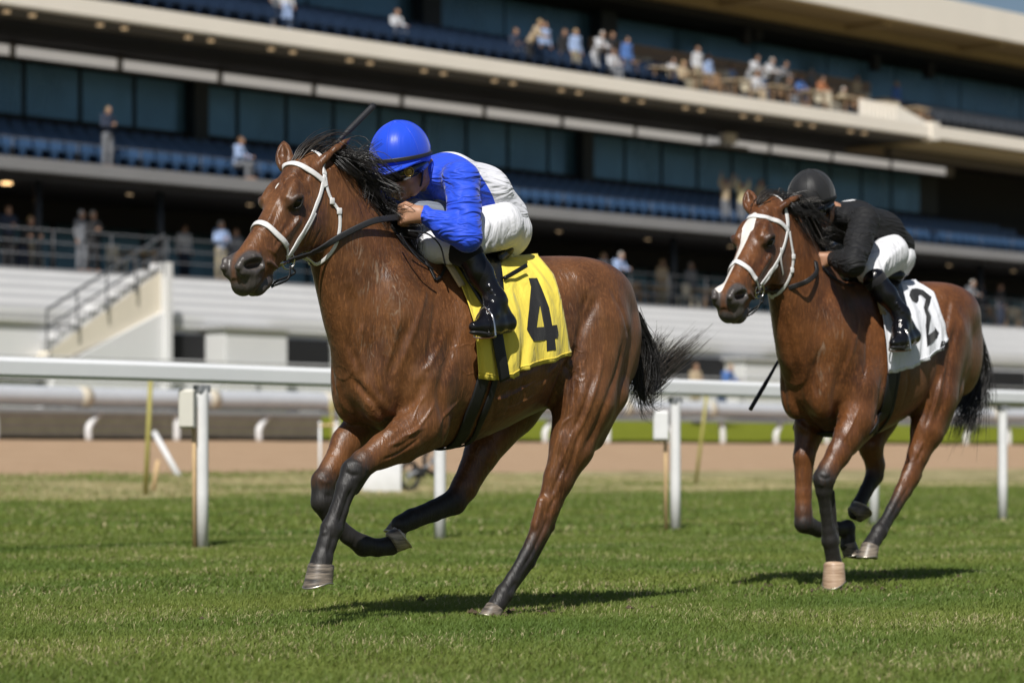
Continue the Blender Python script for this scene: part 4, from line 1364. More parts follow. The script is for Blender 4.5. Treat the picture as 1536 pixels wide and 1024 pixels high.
def saddle(K, sp, group):
    fr = K.fr; z = sp['saddle']
    S = Sdf()
    c = lambda s_, l, zz: V3(s_ + z['s'], l, zz + z['z'])
    S.chain([c(.17, 0, .055), c(.05, 0, .025), c(-.12, 0, .03), c(-.22, 0, .07)], [.045, .035, .05, .05], k=.04, sq=(V3(0, 1, 0), 2.0))
    o, V, Fq = skinmesh(S, 'saddle', M_SADDLE, fr, .006)
    place(o, fr); tag(o, sp['saddle_label'], 'saddle', group)
    # flaps lie over the cloth on both sides
    fl = sp['flap']; nn = 10
    for sd in (1, -1):
        L_, R_ = spline([(*p, 0) for p in fl[0]], nn), spline([(*p, 0) for p in fl[1]], nn)
        vs = []
        for a_, b_ in zip(L_, R_):
            for t_ in np.linspace(0, 1, 7):
                q = a_ * (1 - t_) + b_ * t_
                p, n = K.hit(q[0], q[1], .024)
                if n[1] < .1: p, n = K.near(fr.hp(q[0], q[1], .12), .024)
                vs.append(V3(p[0], p[1] * sd, p[2]))
        fp = mesh_obj('flap', vs, [(i * 7 + j, i * 7 + j + 1, (i + 1) * 7 + j + 1, (i + 1) * 7 + j) for i in range(nn - 1) for j in range(6)], M_SADDLE, o)
        md = fp.modifiers.new('thickness', 'SOLIDIFY'); md.thickness = .008; md.offset = 0
    for path, r_ in sp.get('billets', []):
        Q = [K.hit(p[0], p[1], p[2])[0] for p in path]
        MB().tube(spline(Q, 10), 1.0, 8, up=V3(0, 1, 0), flat=(r_ * 2, r_ * 1.2)).build('billet', M_SADDLE, o, True)
    if sp.get('overgirth'):
        K.strap('over_girth', [K.hit(*p)[0] for p in sp['overgirth']], .058, .006, M_BLACK_STRAP, o, 20, off=.034)
    # girth: two bands round the belly
    for pts, wd in sp['girth']:
        hit = [K.hit(*p)[0] for p in pts]
        s_ = hit[-1]
        r_ = K.bvh.ray_cast(Vector((s_[0], 0, .2)), Vector((0, 0, 1)))[0]; bel = np.array(r_) if r_ is not None else V3(s_[0], 0, s_[2] - .03)
        full = hit + [bel] + [V3(q[0], -q[1], q[2]) for q in hit[::-1]]
        K.strap('girth', full, wd, .008, M_BLACK_STRAP, o, 70, off=.004)
    for sd in (1, -1):
        ft = V3(*sp['stirrup_at']); ft = V3(ft[0], ft[1] * sd, ft[2])
        top = c(.06, .10 * sd, .01)
        md = lerp(top, ft, .5) + V3(.02, .035 * sd, 0)
        MB().tube(spline([top, md, ft + V3(0, 0, .11)], 16), 1.0, 8, up=V3(0, 1, 0), flat=(.022, .006)).build('stirrup_leather', M_BLACK_STRAP, o, True)
        st = MB().tube(spline([ft + V3(0, 0, .112), ft + V3(0, .045 * sd, .07), ft + V3(0, .06 * sd, .005), ft + V3(0, .05 * sd, -.012), ft + V3(0, -.05 * sd, -.012), ft + V3(0, -.06 * sd, .005), ft + V3(0, -.045 * sd, .07), ft + V3(0, 0, .112)], 40), .0045, 8)
        st.build('stirrup', M_SILVER, o, True)
    return o
# ------------------------------------------------------------------ hair
def mane(K, body, sp, mats):
    fr = K.fr; rg = np.random.default_rng(sp.get('seed', 1))
    crest = np.array(spline([fr.hp(px, py, 0) for px, py in sp['crest']], 60))
    mb = MB(); mb2 = MB()
    nl = sp.get('locks_n', 90)
    LU = np.sort(rg.uniform(0, 1, nl)); LJ = rg.normal(0, .026, (nl, 3)); LS = rg.uniform(.7, 1.3, nl); LC = rg.normal(0, .02, (nl, 3))
    for i in range(sp['n']):
        li = int(rg.integers(0, nl)); u = float(np.clip(LU[li] + rg.normal(0, .012), 0, .999)); q = crest[int(u * 59)]
        p0 = K.near(q + V3(0, rg.normal(0, .012), .02))[0]
        w = sp['wind']
        sc = LS[li] * rg.uniform(.8, 1.1) * (sp['taper'][0] * (1 - u) + sp['taper'][1] * u); jl = LJ[li]; f_ = rg.normal(0, .006, 3)
        if i % 25 == 0: f_ = f_ * 6
        p1 = p0 + np.array(w[0]) * sc + jl * .25 + f_
        p2 = p0 + np.array(w[1]) * sc + jl * .8 + LC[li] + f_ * 1.2
        p3 = p0 + np.array(w[2]) * sc + jl * 1.6 - LC[li] * .6 + f_ * .8
        pts = spline([p0 - V3(0, 0, .01), p1, p2, p3], 10)
        ww = rg.uniform(.0012, .0026)
        (mb2 if li % 8 == 0 else mb).tube(pts, [ww * (1 - .75 * (j / 9) ** 2) for j in range(10)], 3, caps=False)
    m = mb.build('mane', mats[0], body, True); mb2.build('mane_highlight', mats[1], m, True)
    lk = MB()
    for path, n, spread, wd in sp['locks']:
        hair_lock(lk, [fr.hp(*p) for p in path], n, spread, wd, .01, 2.2, n)
    lk.build('forelock', mats[1], body, True)


def tail(K, body, sp, mats):
    fr = K.fr
    a, b_ = MB(), MB()
    for i, (path, n, spread, wd, tipf, wisp) in enumerate(sp['tail']):
        hair_lock(b_ if wisp else a, [fr.hp(*p) for p in path], n, spread, wd, .014, tipf, 40 + i)
    t = a.build('tail', mats[0], body, True)
    b_.build('tail_wisp', mats[1], t, True)


# ------------------------------------------------------------------ leading horse
BLUE = (.016, .072, .66)
M_JACKET1 = jacket_mat('blue_and_white_silks', [BLUE, (.74, .74, .79), (.22, .25, .30)])
M_HELM1 = cloth_mat('blue_helmet_silk', BLUE, fold=5, fs=.25, rough=.38)
M_BAND1 = leather('dark_band', (.03, .028, .022), .5)
C4 = lambda L: [(690 + .1952 * x, 380 + .1952 * y) for x, y in L]
T1 = dict(
    bridle_label='white bridle with black reins on the leading bay horse',
    brow=[(436, 246), (455, 251), (470, 260), (483, 271), (488, 281)],
    noseband=[(389, 335), (402, 340), (416, 353), (430, 370)],
    cheek=[(486, 263), (480, 290), (471, 314), (456, 344), (441, 369), (431, 384)],
    throat=[(487, 266), (490, 284), (497, 302), (508, 317), (509, 343), (503, 368), (489, 387), (472, 397), (458, 401)],
    bit=(430, 390),
    rein=[(470, 374), (510, 354), (551, 335, .125), (572, 329, .13), (598, 326, .12)],
    cloth=[[(664, 384), (700, 380), (750, 380), (804, 384)],
           [(684, 420), (720, 425), (780, 415), (828, 416)],
           [(698, 455), (735, 470), (790, 462), (838, 452)],
           [(708, 490), (745, 515), (795, 505), (847, 492)],
           [(713, 567), (752, 568), (786, 551), (855, 532)]],
    cloth_mat=M_YELLOW, cloth_label='bright yellow saddle cloth with a black number 4',
    prints=[(C4([(523, 195), (588, 193), (640, 310), (682, 420), (705, 555), (740, 550), (750, 610), (745, 650), (725, 655), (733, 740), (662, 752), (660, 665), (560, 675), (510, 585), (525, 440), (540, 260)]),
             [C4([(608, 395), (583, 570), (640, 565)])], 'number_four')],
    saddle_label='small black racing saddle under the jockey in blue',
    saddle=dict(s=.02, z=1.50), flap=[[(672, 384), (690, 415), (712, 450), (728, 476)], [(745, 384), (748, 410), (750, 445), (748, 474)]], girth=[([(740, 470), (735, 520), (721, 575), (703, 625), (684, 664)], .06), ([(755, 490), (750, 530), (738, 582), (720, 630), (702, 662)], .03)],
    overgirth=[(737, 500), (742, 530), (748, 568)],
    billets=[([(750, 424, .03), (764, 418, .042), (780, 411, .052)], .009), ([(744, 398, .03), (757, 392, .04), (770, 384, .05)], .017)],
    pad=[(655, 385), (668, 398), (680, 416), (690, 432)],
    j=dict(label='jockey in blue and white silks with a blue helmet crouching over the yellow cloth', k=1.0, yaw=14, pitch=-18,
           jacket=M_JACKET1, helmet=M_HELM1, brim=M_HELM1, band=M_BAND1, breeches=M_BREECH, rim=M_AMBER,
           backline=((678, 233, .05), (-.78, 0, .62)), inset=((622, 316, .02), (668, 326, .03)),
           pts=dict(head=(608, 252, 0), neck=(638, 262, 0), collar=(637, 263, 0), chest=(672, 270, 0), back=(714, 290, 0), waist=(746, 326, 0), pelvis=(749, 346, 0),
                    shoulder=(692, 270, .2), elbow=(701, 356, .31), wrist=(634, 322, .17), knuckle=(608, 321, .13),
                    elbow_r=(592, 300, -.27), wrist_r=(512, 252, -.2), knuckle_r=(494, 242, -.19),
                    hip=(748, 338, .11), knee=(650, 371, .08), ankle=(743, 449, .305), boot=(702, 378, .22),
                    heel=(761, 483, .305), ball=(727, 488, .33), toe=(711, 490, .335))))
MN1 = dict(crest=[(474, 246), (505, 262), (545, 295), (585, 334), (605, 352)], n=2400, seed=4, taper=(1.0, .24),
           wind=[(-.015, .022, .012), (-.06, .062, -.012), (-.115, .1, -.085)],
           locks=[([(440, 248, 0), (462, 226, .0), (500, 213, -.02), (540, 226, -.03)], 60, .012, .003),
                  ([(478, 244, 0), (510, 236, .02), (540, 250, .04), (568, 285, .05)], 70, .016, .0028),
                  ([(500, 262, 0), (535, 240, .02), (550, 262, .05), (558, 290, .06)], 40, .02, .0022),
                  ([(520, 270, 0), (545, 258, .02), (552, 238, .03), (548, 222, .03)], 10, .012, .0016),
                  ([(530, 280, 0), (560, 275, .05), (575, 262, .05)], 14, .015, .0016)])
TL1 = dict(tail=[([(944, 474, 0), (962, 520, 0), (957, 570, 0), (940, 608, 0)], 320, .02, .0022, .8, False),
                 ([(944, 474, 0), (970, 525, .02), (974, 575, .02), (962, 616, .02)], 200, .016, .002, 1.0, False),
                 ([(948, 480, 0), (964, 535, 0), (985, 520, -.02), (1008, 500, -.03)], 60, .007, .002, .9, True),
                 ([(948, 482, 0), (966, 575, .0), (990, 560, -.04), (1078, 478, -.1)], 210, .008, .003, .55, True),
                 ([(948, 482, 0), (966, 580, .0), (1000, 545, -.04), (1056, 503, -.1)], 150, .009, .0028, .7, True),
                 ([(948, 482, 0), (966, 555, .0), (990, 520, -.04), (998, 504, -.1)], 90, .008, .0024, 1.0, True),
                 ([(950, 500, 0), (968, 590, .02), (985, 590, .0), (1008, 565, -.03)], 70, .012, .002, 1.2, True),
                 ([(946, 490, 0), (962, 580, .02), (972, 612, .02), (990, 622, .02)], 50, .01, .0018, 1.2, False)])


def outfit(fr, hsp, T, MN, TL, group, mats):
    body, h, V, Fq, bvh = horse(fr, hsp)
    K = Kit(fr, h, bvh)
    bridle(K, T)
    sc, cb = saddle_cloth(K, T, 'numbered saddle cloths')
    J, P = rider(K, T)
    T['stirrup_at'] = P['ball'] + V3(.0, 0, -.036)
    sd = saddle(K, T, 'racing saddles')
    pad = [K.hit(*p)[0] for p in T['pad']]
    K.strap('pad', pad, .034, .012, M_CREAM, sd, 20, off=.012)
    if T.get('yoke'):
        for path, wd in T['yoke']:
            Q = [K.hit(*p, .012)[0] if len(p) == 2 else fr.hp(*p) for p in path]
            K.strap('neck_strap', Q, wd, .005, M_BLACK_STRAP, sd, 30, off=.006, snap=len(path[0]) == 2)
    mane(K, body, MN, mats); tail(K, body, TL, mats)
    return K, P, body


T1['yoke'] = [([(612, 346, .17), (640, 350, .2), (660, 368, .22), (668, 398, .22)], .008), ([(600, 350, .15), (614, 372, .17), (632, 392, .2), (650, 404, .21)], .008), ([(604, 340), (612, 362), (632, 388), (643, 403), (652, 421)], .016), ([(668, 380), (668, 398), (660, 415), (652, 421)], .012),
              ([(585, 338), (600, 362), (622, 382), (640, 396)], .014)]

# ------------------------------------------------------------------ second horse
M_JACKET2 = jacket_mat('black_silks', [(.012, .012, .013), (.012, .012, .013), (.7, .7, .7)], .7, .02)
M_HELM2 = cloth_mat('black_helmet_cover', (.016, .016, .017), fold=5, fs=.25, rough=.5)
C2 = lambda L: [(1290 + .1758 * x, 390 + .1758 * y) for x, y in L]
T2 = dict(
    bridle_label='white bridle with black reins on the horse with the blaze',
    brow=[(1138, 325), (1150, 327), (1163, 331), (1175, 339), (1182, 348)],
    noseband=[(1103, 393), (1113, 397), (1124, 405), (1134, 420)],
    cheek=[(1181, 344), (1176, 365), (1165, 392), (1152, 411), (1140, 427)],
    throat=[(1183, 347), (1186, 365), (1189, 385), (1187, 405), (1181, 422), (1170, 438), (1157, 446)],
    bit=(1137, 436), extra_strap=[(1170, 372), (1170, 392), (1173, 412)],
    rein=[(1165, 436), (1190, 429), (1212, 421, .15), (1225, 408, .14), (1224, 392, .12)],
    cloth=[[(1298, 408), (1325, 405), (1350, 410), (1373, 424)],
           [(1306, 436), (1335, 437), (1370, 437), (1399, 441)],
           [(1320, 473), (1350, 472), (1380, 468), (1407, 466)],
           [(1325, 515), (1355, 512), (1388, 500), (1416, 490)],
           [(1328, 560), (1352, 555), (1386, 539), (1421, 511)]],
    cloth_mat=M_WHITECLOTH, cloth_label='white saddle cloth with a black number 2',
    prints=[(C2([(440, 250), (480, 246), (540, 262), (606, 318), (596, 370), (572, 425), (602, 482), (588, 560), (580, 640), (634, 598), (632, 570), (672, 624), (655, 665), (570, 742), (562, 640), (556, 560), (560, 480), (538, 405), (556, 335), (515, 300), (498, 305), (496, 350), (480, 370), (440, 350), (416, 305), (424, 270)]), [], 'number_two'),
            (C2([(690, 692), (722, 690), (738, 720), (735, 750), (700, 770), (676, 760)]), [], 'hem_patch')],
    saddle_label='small black racing saddle under the jockey in black',
    saddle=dict(s=-.01, z=1.55), flap=[[(1300, 412), (1315, 440), (1330, 470), (1338, 500)], [(1345, 415), (1350, 440), (1356, 470), (1358, 500)]],
    girth=[([(1340, 510), (1338, 550), (1332, 590), (1320, 625), (1312, 642)], .08), ([(1349, 530), (1347, 560), (1341, 595), (1328, 632)], .018)],
    pad=[(1290, 417), (1303, 431), (1314, 450), (1322, 474)],
    yoke=[([(1232, 400), (1245, 415), (1262, 425), (1280, 430)], .014)],
    j=dict(label='jockey in black silks with a black helmet riding the second horse', k=1.0, yaw=14, pitch=-18, leg0=.0,
           jacket=M_JACKET2, helmet=M_HELM2, brim=M_PATENT, band=M_BLACK_STRAP, breeches=M_BREECH, rim=M_LENS,
           patch=((1272, 291, .0), .045),
           pts=dict(head=(1221, 312, 0), neck=(1246, 322, 0), collar=(1245, 324, 0), chest=(1280, 334, 0), back=(1310, 350, 0), waist=(1332, 371, 0), pelvis=(1331, 385, 0),
                    shoulder=(1296, 332, .2), elbow=(1279, 397, .31), wrist=(1247, 387, .13), knuckle=(1231, 391, .09),
                    hip=(1332, 380, .11), knee=(1302, 404, .17), ankle=(1351, 470, .31), boot=(1311, 418, .22),
                    heel=(1370, 503, .31), ball=(1350, 511, .335), toe=(1340, 514, .34))))
MN2 = dict(crest=[(1164, 312), (1185, 326), (1210, 352), (1236, 388)], n=1500, seed=9, taper=(1.0, .22),
           wind=[(-.015, .022, .012), (-.06, .062, -.012), (-.115, .1, -.085)],
           locks=[([(1138, 306, 0), (1150, 298, .0), (1168, 300, -.02), (1188, 310, -.03)], 60, .014, .003),
                  ([(1165, 312, 0), (1190, 320, .03), (1203, 352, .06), (1210, 382, .09)], 30, .02, .003)])
TL2 = dict(tail=[([(1452, 505, 0), (1466, 560, 0), (1450, 620, 0), (1436, 672, 0)], 300, .028, .0026, 1.0, False),
                 ([(1452, 505, 0), (1466, 570, .0), (1462, 620, 0), (1452, 680, 0)], 160, .022, .0024, 1.3, False),
                 ([(1452, 505, 0), (1455, 570, .0), (1425, 620, 0), (1408, 668, 0)], 120, .022, .0024, 1.2, False),
                 ([(1452, 505, 0), (1425, 560, -.1), (1385, 600, -.12), (1373, 640, -.12)], 50, .014, .0024, 1.2, False),
                 ([(1458, 530, 0), (1475, 590, .0), (1482, 615, -.03)], 30, .012, .0022, 1.8, True)])
# ================================================================== SETTING
DR = V3(.6723, .7403, 0); NR = V3(-.7403, .6723, 0)           # along the running rail, and away from the camera across it
DB = V3(.7010, .7132, 0); NB = V3(-.7132, .7010, 0)           # along the grandstand, and into it


def RP(u, v, z): return DR * u + NR * v + V3(0, 0, z)
def BP(u, v, z): return DB * u + NB * v + V3(0, 0, z)
def bY(px, v): return v / (NB[1] + NB[0] * (px - CX) / FPX)
def bu(px, v): return bY(px, v) * (DB[0] * (px - CX) / FPX + DB[1])
def bz(px, py, v): return CAMH + (HY - py) * bY(px, v) / FPX
def rY(px, v): return v / (NR[1] + NR[0] * (px - CX) / FPX)
def ru(px, v): return rY(px, v) * (DR[0] * (px - CX) / FPX + DR[1])


GP = np.array([(-60, 0), (17, 0), (26, .09), (31, .17), (36, .30), (38, .40), (50, 1.06), (51.2, 1.10), (52.0, 1.14), (55, 1.78), (56.5, 1.85), (200, 1.9)])
def gz(v): return np.interp(v, GP[:, 0], GP[:, 1])


def wob(x, y, seed=0.0):
    """smooth uneven values about 0"""
    return (np.sin(x * 1.7 + 2 * np.sin(y * .9 + seed) + seed) + np.sin(y * 2.3 + 1.5 * np.sin(x * 1.1 + seed * 2)) + .6 * np.sin(x * 4.1 - y * 3.3 + seed)) / 2.6


def sheet(name, v0, v1, dv, dz, mat, u0=-60, u1=330, edge=None, du=1.5, roll=0.0):
    us = np.arange(u0, u1 + .01, du); vs = np.arange(v0, v1 + .001, dv)
    U, Vv = np.meshgrid(us, vs, indexing='ij')
    if edge is not None:
        Vv[:, -1] += .22 * wob(us * 1.3, us * .4, 1) + .1 * wob(us * 6, us * 2.2, 3) + .02 * np.random.default_rng(2).normal(0, 3, len(us)) * .3
    Z = gz(Vv) + dz + roll * wob(U * .6, Vv * .6, 2)
    P = U[..., None] * DR + Vv[..., None] * NR; P[..., 2] += Z
    n, m = U.shape
    idx = np.arange(n * m).reshape(n, m)
    F = np.stack([idx[:-1, :-1], idx[1:, :-1], idx[1:, 1:], idx[:-1, 1:]], -1).reshape(-1, 4)
    o = mesh_obj(name, P.reshape(-1, 3), F, mat)
    return tag(o, kind='structure')


# ---- ground materials
m, nt, b = new_mat('turf_soil'); M_TURF = m
c = mixc(nt, wnoise(nt, 2.2, 5), (.075, .095, .02), (.125, .135, .04))
c = mixc(nt, ramp(nt, wnoise(nt, 14, 5, .7), [(.45, 0.0), (.7, .8)]), c, (.19, .165, .07))
g_ = nt.nodes.new('ShaderNodeNewGeometry'); dp = N(nt, 'ShaderNodeVectorMath', _operation='DOT_PRODUCT'); nt.links.new(g_.outputs['Position'], dp.inputs[0]); dp.inputs[1].default_value = (NR[0], NR[1], 0)
bn = mth(nt, 'ADD', dp.outputs['Value'], mad(nt, wnoise(nt, .8, 3), 3.0, -1.5))
bn = mth(nt, 'MULTIPLY', mad(nt, bn, .6, -15.0), 1.0, True)
bn = mth(nt, 'MULTIPLY', bn, ramp(nt, wnoise(nt, 1.1, 5, .7), [(.38, .15), (.58, 1.0)]))
c = mixc(nt, mth(nt, 'MULTIPLY', bn, .9), c, (.44, .37, .21))
nt.links.new(c, b.inputs['Base Color']); b.inputs['Roughness'].default_value = .9; b.inputs['Specular IOR Level'].default_value = .1
bump(nt, b, wnoise(nt, 40, 5, .7), .8, .03)
m, nt, b = new_mat('harrowed_dirt'); M_DIRT = m
c = mixc(nt, wnoise(nt, 1.1, 5, .6), (.37, .25, .155), (.50, .355, .235))
c = mixc(nt, ramp(nt, wnoise(nt, 9, 5, .75), [(.35, .45), (.7, 0.0)]), c, (.26, .17, .105))
nt.links.new(c, b.inputs['Base Color']); b.inputs['Roughness'].default_value = .95; b.inputs['Specular IOR Level'].default_value = .1
p = bump(nt, b, wnoise(nt, 5, 5, .7), .5, .06); bump(nt, b, wnoise(nt, 60, 4, .7), .5, .02, p)
m, nt, b = new_mat('lawn_bank'); M_BANK = m
c = mixc(nt, wnoise(nt, 3, 5, .7), (.13, .16, .012), (.20, .22, .022))
nt.links.new(c, b.inputs['Base Color']); b.inputs['Roughness'].default_value = .9; b.inputs['Specular IOR Level'].default_value = .1
bump(nt, b, wnoise(nt, 22, 5, .7), 1.0, .05)
M_APRON = simple('apron_concrete', (.33, .32, .30), .85, .15, 1.5, bumps=.2)

sheet('turf', -40, 36.4, .4, 0, M_TURF, edge=True, du=.5, roll=.006)
sheet('dirt_track', 34, 51.4, .4, -.06, M_DIRT, du=.8, roll=.012)
sheet('lawn_bank', 51.0, 58, .25, .0, M_BANK, du=.8, roll=.03)
sheet('apron', 57.0, 190, 8, .03, M_APRON, du=6)


# ---- the grass itself: single blades, thinner with distance
def grass():
    rg = np.random.default_rng(21)
    out_v, out_t, out_k = [], [], []
    for y0, y1, dens, hw, hl, ext in ((7.2, 12.5, 10000, .0019, .027, 1.35), (12.5, 22, 3600, .0034, .032, 1.25), (22, 52, 700, .0075, .05, 1.15)):
        area = .192 * ext * (y1 ** 2 - y0 ** 2)
        n = int(area * dens)
        Y = np.sqrt(rg.uniform(y0 ** 2, y1 ** 2, n)); X = rg.uniform(-1, 1, n) * .192 * ext * Y
        v = X * NR[0] + Y * NR[1]; u = X * DR[0] + Y * DR[1]
        edge = 36.4 + .22 * wob(u * 1.3, u * .4, 1) + .12 * rg.normal(0, 1, n)
        cl = wob(X * 2.1, Y * 2.1, 4) + .8 * wob(X * 7.3, Y * 7.3, 8)
        keep = (v < edge) & (rg.uniform(-1.6, 1, n) < .65 + cl * .5)
        X, Y, v, cl = X[keep], Y[keep], v[keep], cl[keep]; n = len(X)
        z = gz(v) + .006 * wob((X * DR[0] + Y * DR[1]) * .6, v * .6, 2)
        ln = hl * rg.uniform(.45, 1.25, n) * (1 + .28 * cl)
        ln *= 1 + 1.2 * np.exp(-((v - 36.2) / .5) ** 2) * rg.uniform(.2, 1, n)
        th = rg.uniform(0, 2 * np.pi, n); lean = rg.normal(.75, .4, n); la = rg.normal(.6, 1.5, n)
        sx, sy = np.cos(th), np.sin(th)                      # width direction
        lx, ly = np.cos(la) * lean, np.sin(la) * lean        # the way it bends
        w = hw * rg.uniform(.6, 1.3, n)
        P = np.zeros((n, 5, 3))
        for k, (t, ww) in enumerate(((0, 1), (.55, .8), (1, 0))):
            cx = X + lx * ln * t ** 1.7; cy = Y + ly * ln * t ** 1.7
            cz = z + ln * t * (1 - .28 * np.minimum(1, np.abs(lean)) * t)
            if k < 2:
                P[:, 2 * k] = np.stack([cx - sx * w * ww, cy - sy * w * ww, cz], 1)
                P[:, 2 * k + 1] = np.stack([cx + sx * w * ww, cy + sy * w * ww, cz], 1)
            else:
                P[:, 4] = np.stack([cx, cy, cz], 1)
        P[:, :2, 2] -= .012
        dry = np.clip(.05 + .13 * wob(X * 1.3, Y * 1.3, 12) + .10 * wob(X * 5, Y * 5, 3), 0, 1)
        band = np.clip((v - 25.2 + .9 * wob(X * .5, Y * .4, 7)) / 1.6, 0, 1) * (1 - np.clip((v - 35.3) / .5, 0, 1) * .75)
        dry = np.clip(dry + band * (.62 + .75 * wob(X * .9, Y * .5, 9)), 0, .95)
        isdry = (rg.uniform(0, 1, n) < dry).astype(float)
        tint = np.stack([isdry, rg.uniform(0, 1, n), np.clip(.5 + .5 * wob(X * .9, Y * .9, 6), 0, 1)], 1)
        out_v.append(P); out_t.append(np.repeat(tint[:, None], 5, 1))
    P = np.concatenate(out_v); T = np.concatenate(out_t).reshape(-1, 3); n = len(P)
    b5 = np.arange(n)[:, None] * 5
    me = bpy.data.meshes.new('grass')
    me.vertices.add(n * 5); me.vertices.foreach_set('co', P.astype(np.float32).ravel())
    li = np.concatenate([b5 + np.array([0, 1, 3, 2]), b5 + np.array([2, 3, 4])], 1).astype(np.int32).ravel()
    me.loops.add(n * 7); me.loops.foreach_set('vertex_index', li)
    me.polygons.add(n * 2)
    st = (np.arange(n)[:, None] * 7 + np.array([0, 4])).ravel().astype(np.int32)
    me.polygons.foreach_set('loop_start', st); me.polygons.foreach_set('loop_total', np.tile([4, 3], n).astype(np.int32))
    me.update(calc_edges=True)
    ca = me.color_attributes.new('tint', 'FLOAT_COLOR', 'POINT')
    rgba = np.ones((n * 5, 4), np.float32); rgba[:, :3] = T; ca.data.foreach_set('color', rgba.ravel())
    m, nt, b = new_mat('grass_blade')
    a = nt.nodes.new('ShaderNodeVertexColor'); a.layer_name = 'tint'
    sp = nt.nodes.new('ShaderNodeSeparateColor'); nt.links.new(a.outputs[0], sp.inputs[0])
    g = mixc(nt, sp.outputs[1], (.135, .185, .03), (.25, .285, .07))
    g = mixc(nt, mth(nt, 'MULTIPLY', sp.outputs[2], .75), g, (.075, .145, .026))
    d = mixc(nt, sp.outputs[1], (.42, .36, .18), (.58, .51, .30))
    nt.links.new(mixc(nt, sp.outputs[0], g, d), b.inputs['Base Color'])
    b.inputs['Roughness'].default_value = .55; b.inputs['Specular IOR Level'].default_value = .25
    tr = nt.nodes.new('ShaderNodeBsdfTranslucent'); nt.links.new(mixc(nt, sp.outputs[0], (.26, .32, .04), (.45, .38, .18)), tr.inputs[0])
    ms = nt.nodes.new('ShaderNodeMixShader'); ms.inputs[0].default_value = .28
    nt.links.new(b.outputs[0], ms.inputs[1]); nt.links.new(tr.outputs[0], ms.inputs[2])
    nt.links.new(ms.outputs[0], nt.nodes['Material Output'].inputs[0])
    me.materials.append(m)
    o = bpy.data.objects.new('grass', me); link(o)
    return tag(o, 'short green turf grass with dry tan blades under the horses', 'grass', kind='stuff')


grass()
rgc = np.random.default_rng(8); cl = MB()
M_SOIL = simple('turf_soil_clod', (.075, .052, .03), .95, .4, 40, bumps=.5, bscale=80)
for cx_, cy_, sp_, n_ in ((-.05, 11.15, .12, 22), (.3, 12.0, .4, 10), (1.62, 13.3, .22, 60), (1.75, 13.9, .4, 18), (-.75, 10.7, .2, 5), (2.3, 14.6, .5, 20)):
    for _ in range(n_):
        p = V3(cx_ + rgc.normal(0, sp_), cy_ + rgc.normal(0, sp_), .012); r_ = rgc.uniform(.006, .022)
        k6 = [p + r_ * V3(*d_) * rgc.uniform(.6, 1.2) for d_ in ((1, 0, 0), (0, 1, 0), (-1, 0, 0), (0, -1, 0), (0, 0, .9), (0, 0, -.6))]
        cl.add(k6, [(0, 1, 4), (1, 2, 4), (2, 3, 4), (3, 0, 4), (1, 0, 5), (2, 1, 5), (3, 2, 5), (0, 3, 5)])
tag(cl.build('soil_crumbs', M_SOIL), 'small dark crumbs of turf soil thrown up around the hooves', 'soil', kind='stuff')

# ------------------------------------------------------------------ running rail and the things along it
M_RAILW = simple('white_rail_paint', (.74, .75, .76), .42, .09, 1.6, bumps=.12, bscale=5)
M_POSTW = simple('white_post_paint', (.72, .72, .72), .45, .14, 7, bumps=.1)
M_CONC = simple('pale_concrete', (.46, .46, .46), .8, .12, 1.2, bumps=.2, bscale=12)
M_GREYPIPE = simple('grey_pipe', (.47, .49, .52), .45, .14, 2.5)
M_GREYRAIL = simple('galvanised_rail', (.30, .31, .33), .5, .12, 4, metal=.3)
M_BOX = simple('cream_box', (.62, .60, .53), .5, .06, 8)
M_STAKE = simple('bamboo_stake', (.34, .30, .08), .7, .25, 9)
M_WOOD = simple('bare_wood_stake', (.55, .38, .20), .75, .25, 14)
M_BOARD = simple('weathered_boards', (.15, .125, .10), .85, .35, 3, bumps=.3, bscale=10)
M_TYRE = simple('black_tyre', (.015, .015, .016), .75, .2, 30)
M_BAND = simple('tape_cream', (.55, .50, .40), .6, .1, 8)


def gpt(px, py, z=0.0):
    """ground place seen at a pixel"""
    Y = FPX * (CAMH - z) / (py - HY)
    return at(px, py, Y)


post_px = [(303, 822), (660, 812), (1013, 797), (1311, 786), (1504, 779)]
RV = 14.47
rail = empty('running_rail', RP(ru(303, RV), RV, 0)); tag(rail, 'white running rail on upright posts behind the galloping horses', 'rail')
org = np.array(rail.location)
ztop, zbot = 1.322, 1.186
us = [ru(px, RV) for px, _ in post_px]
step = 2.55
allu = [us[0] - step * k for k in (3, 2, 1)] + us + [us[-1] + step * k for k in range(1, 12)]
mb = MB()
u0, u1 = allu[0] - 1, allu[-1] + 1
prof = [(-.035, zbot), (-.045, zbot + .02), (-.045, ztop - .03), (-.02, ztop), (.03, ztop), (.05, ztop - .03), (.05, zbot + .02), (.04, zbot)]
nseg = 30
rows = []
for i in range(nseg + 1):
    u = u0 + (u1 - u0) * i / nseg
    rows += [RP(u, RV + v, z + .004 * math.sin(i * 1.7)) for v, z in prof]
k = len(prof)
mb.add(rows, [(i * k + j, i * k + (j + 1) % k, (i + 1) * k + (j + 1) % k, (i + 1) * k + j) for i in range(nseg) for j in range(k)] + [tuple(range(k)), tuple(nseg * k + j for j in range(k))])
o = mb.build('top_rail', M_RAILW, rail, False); o.location = -org
for u in allu:
    mb = MB()
    b0 = RP(u, RV, -.05)
    mb.tube([b0, RP(u, RV, .4), RP(u, RV, 1.1), RP(u, RV, 1.16)], [.047, .047, .046, .042], 14)
    o = mb.build('post', M_POSTW, rail, True); o.location = -org
    MB().box(RP(u, RV + .0, 1.142), (.10, .085, .05), rz=math.atan2(DR[1], DR[0])).build('bracket', M_GREYRAIL, rail, False, bevel=.004).location = -org

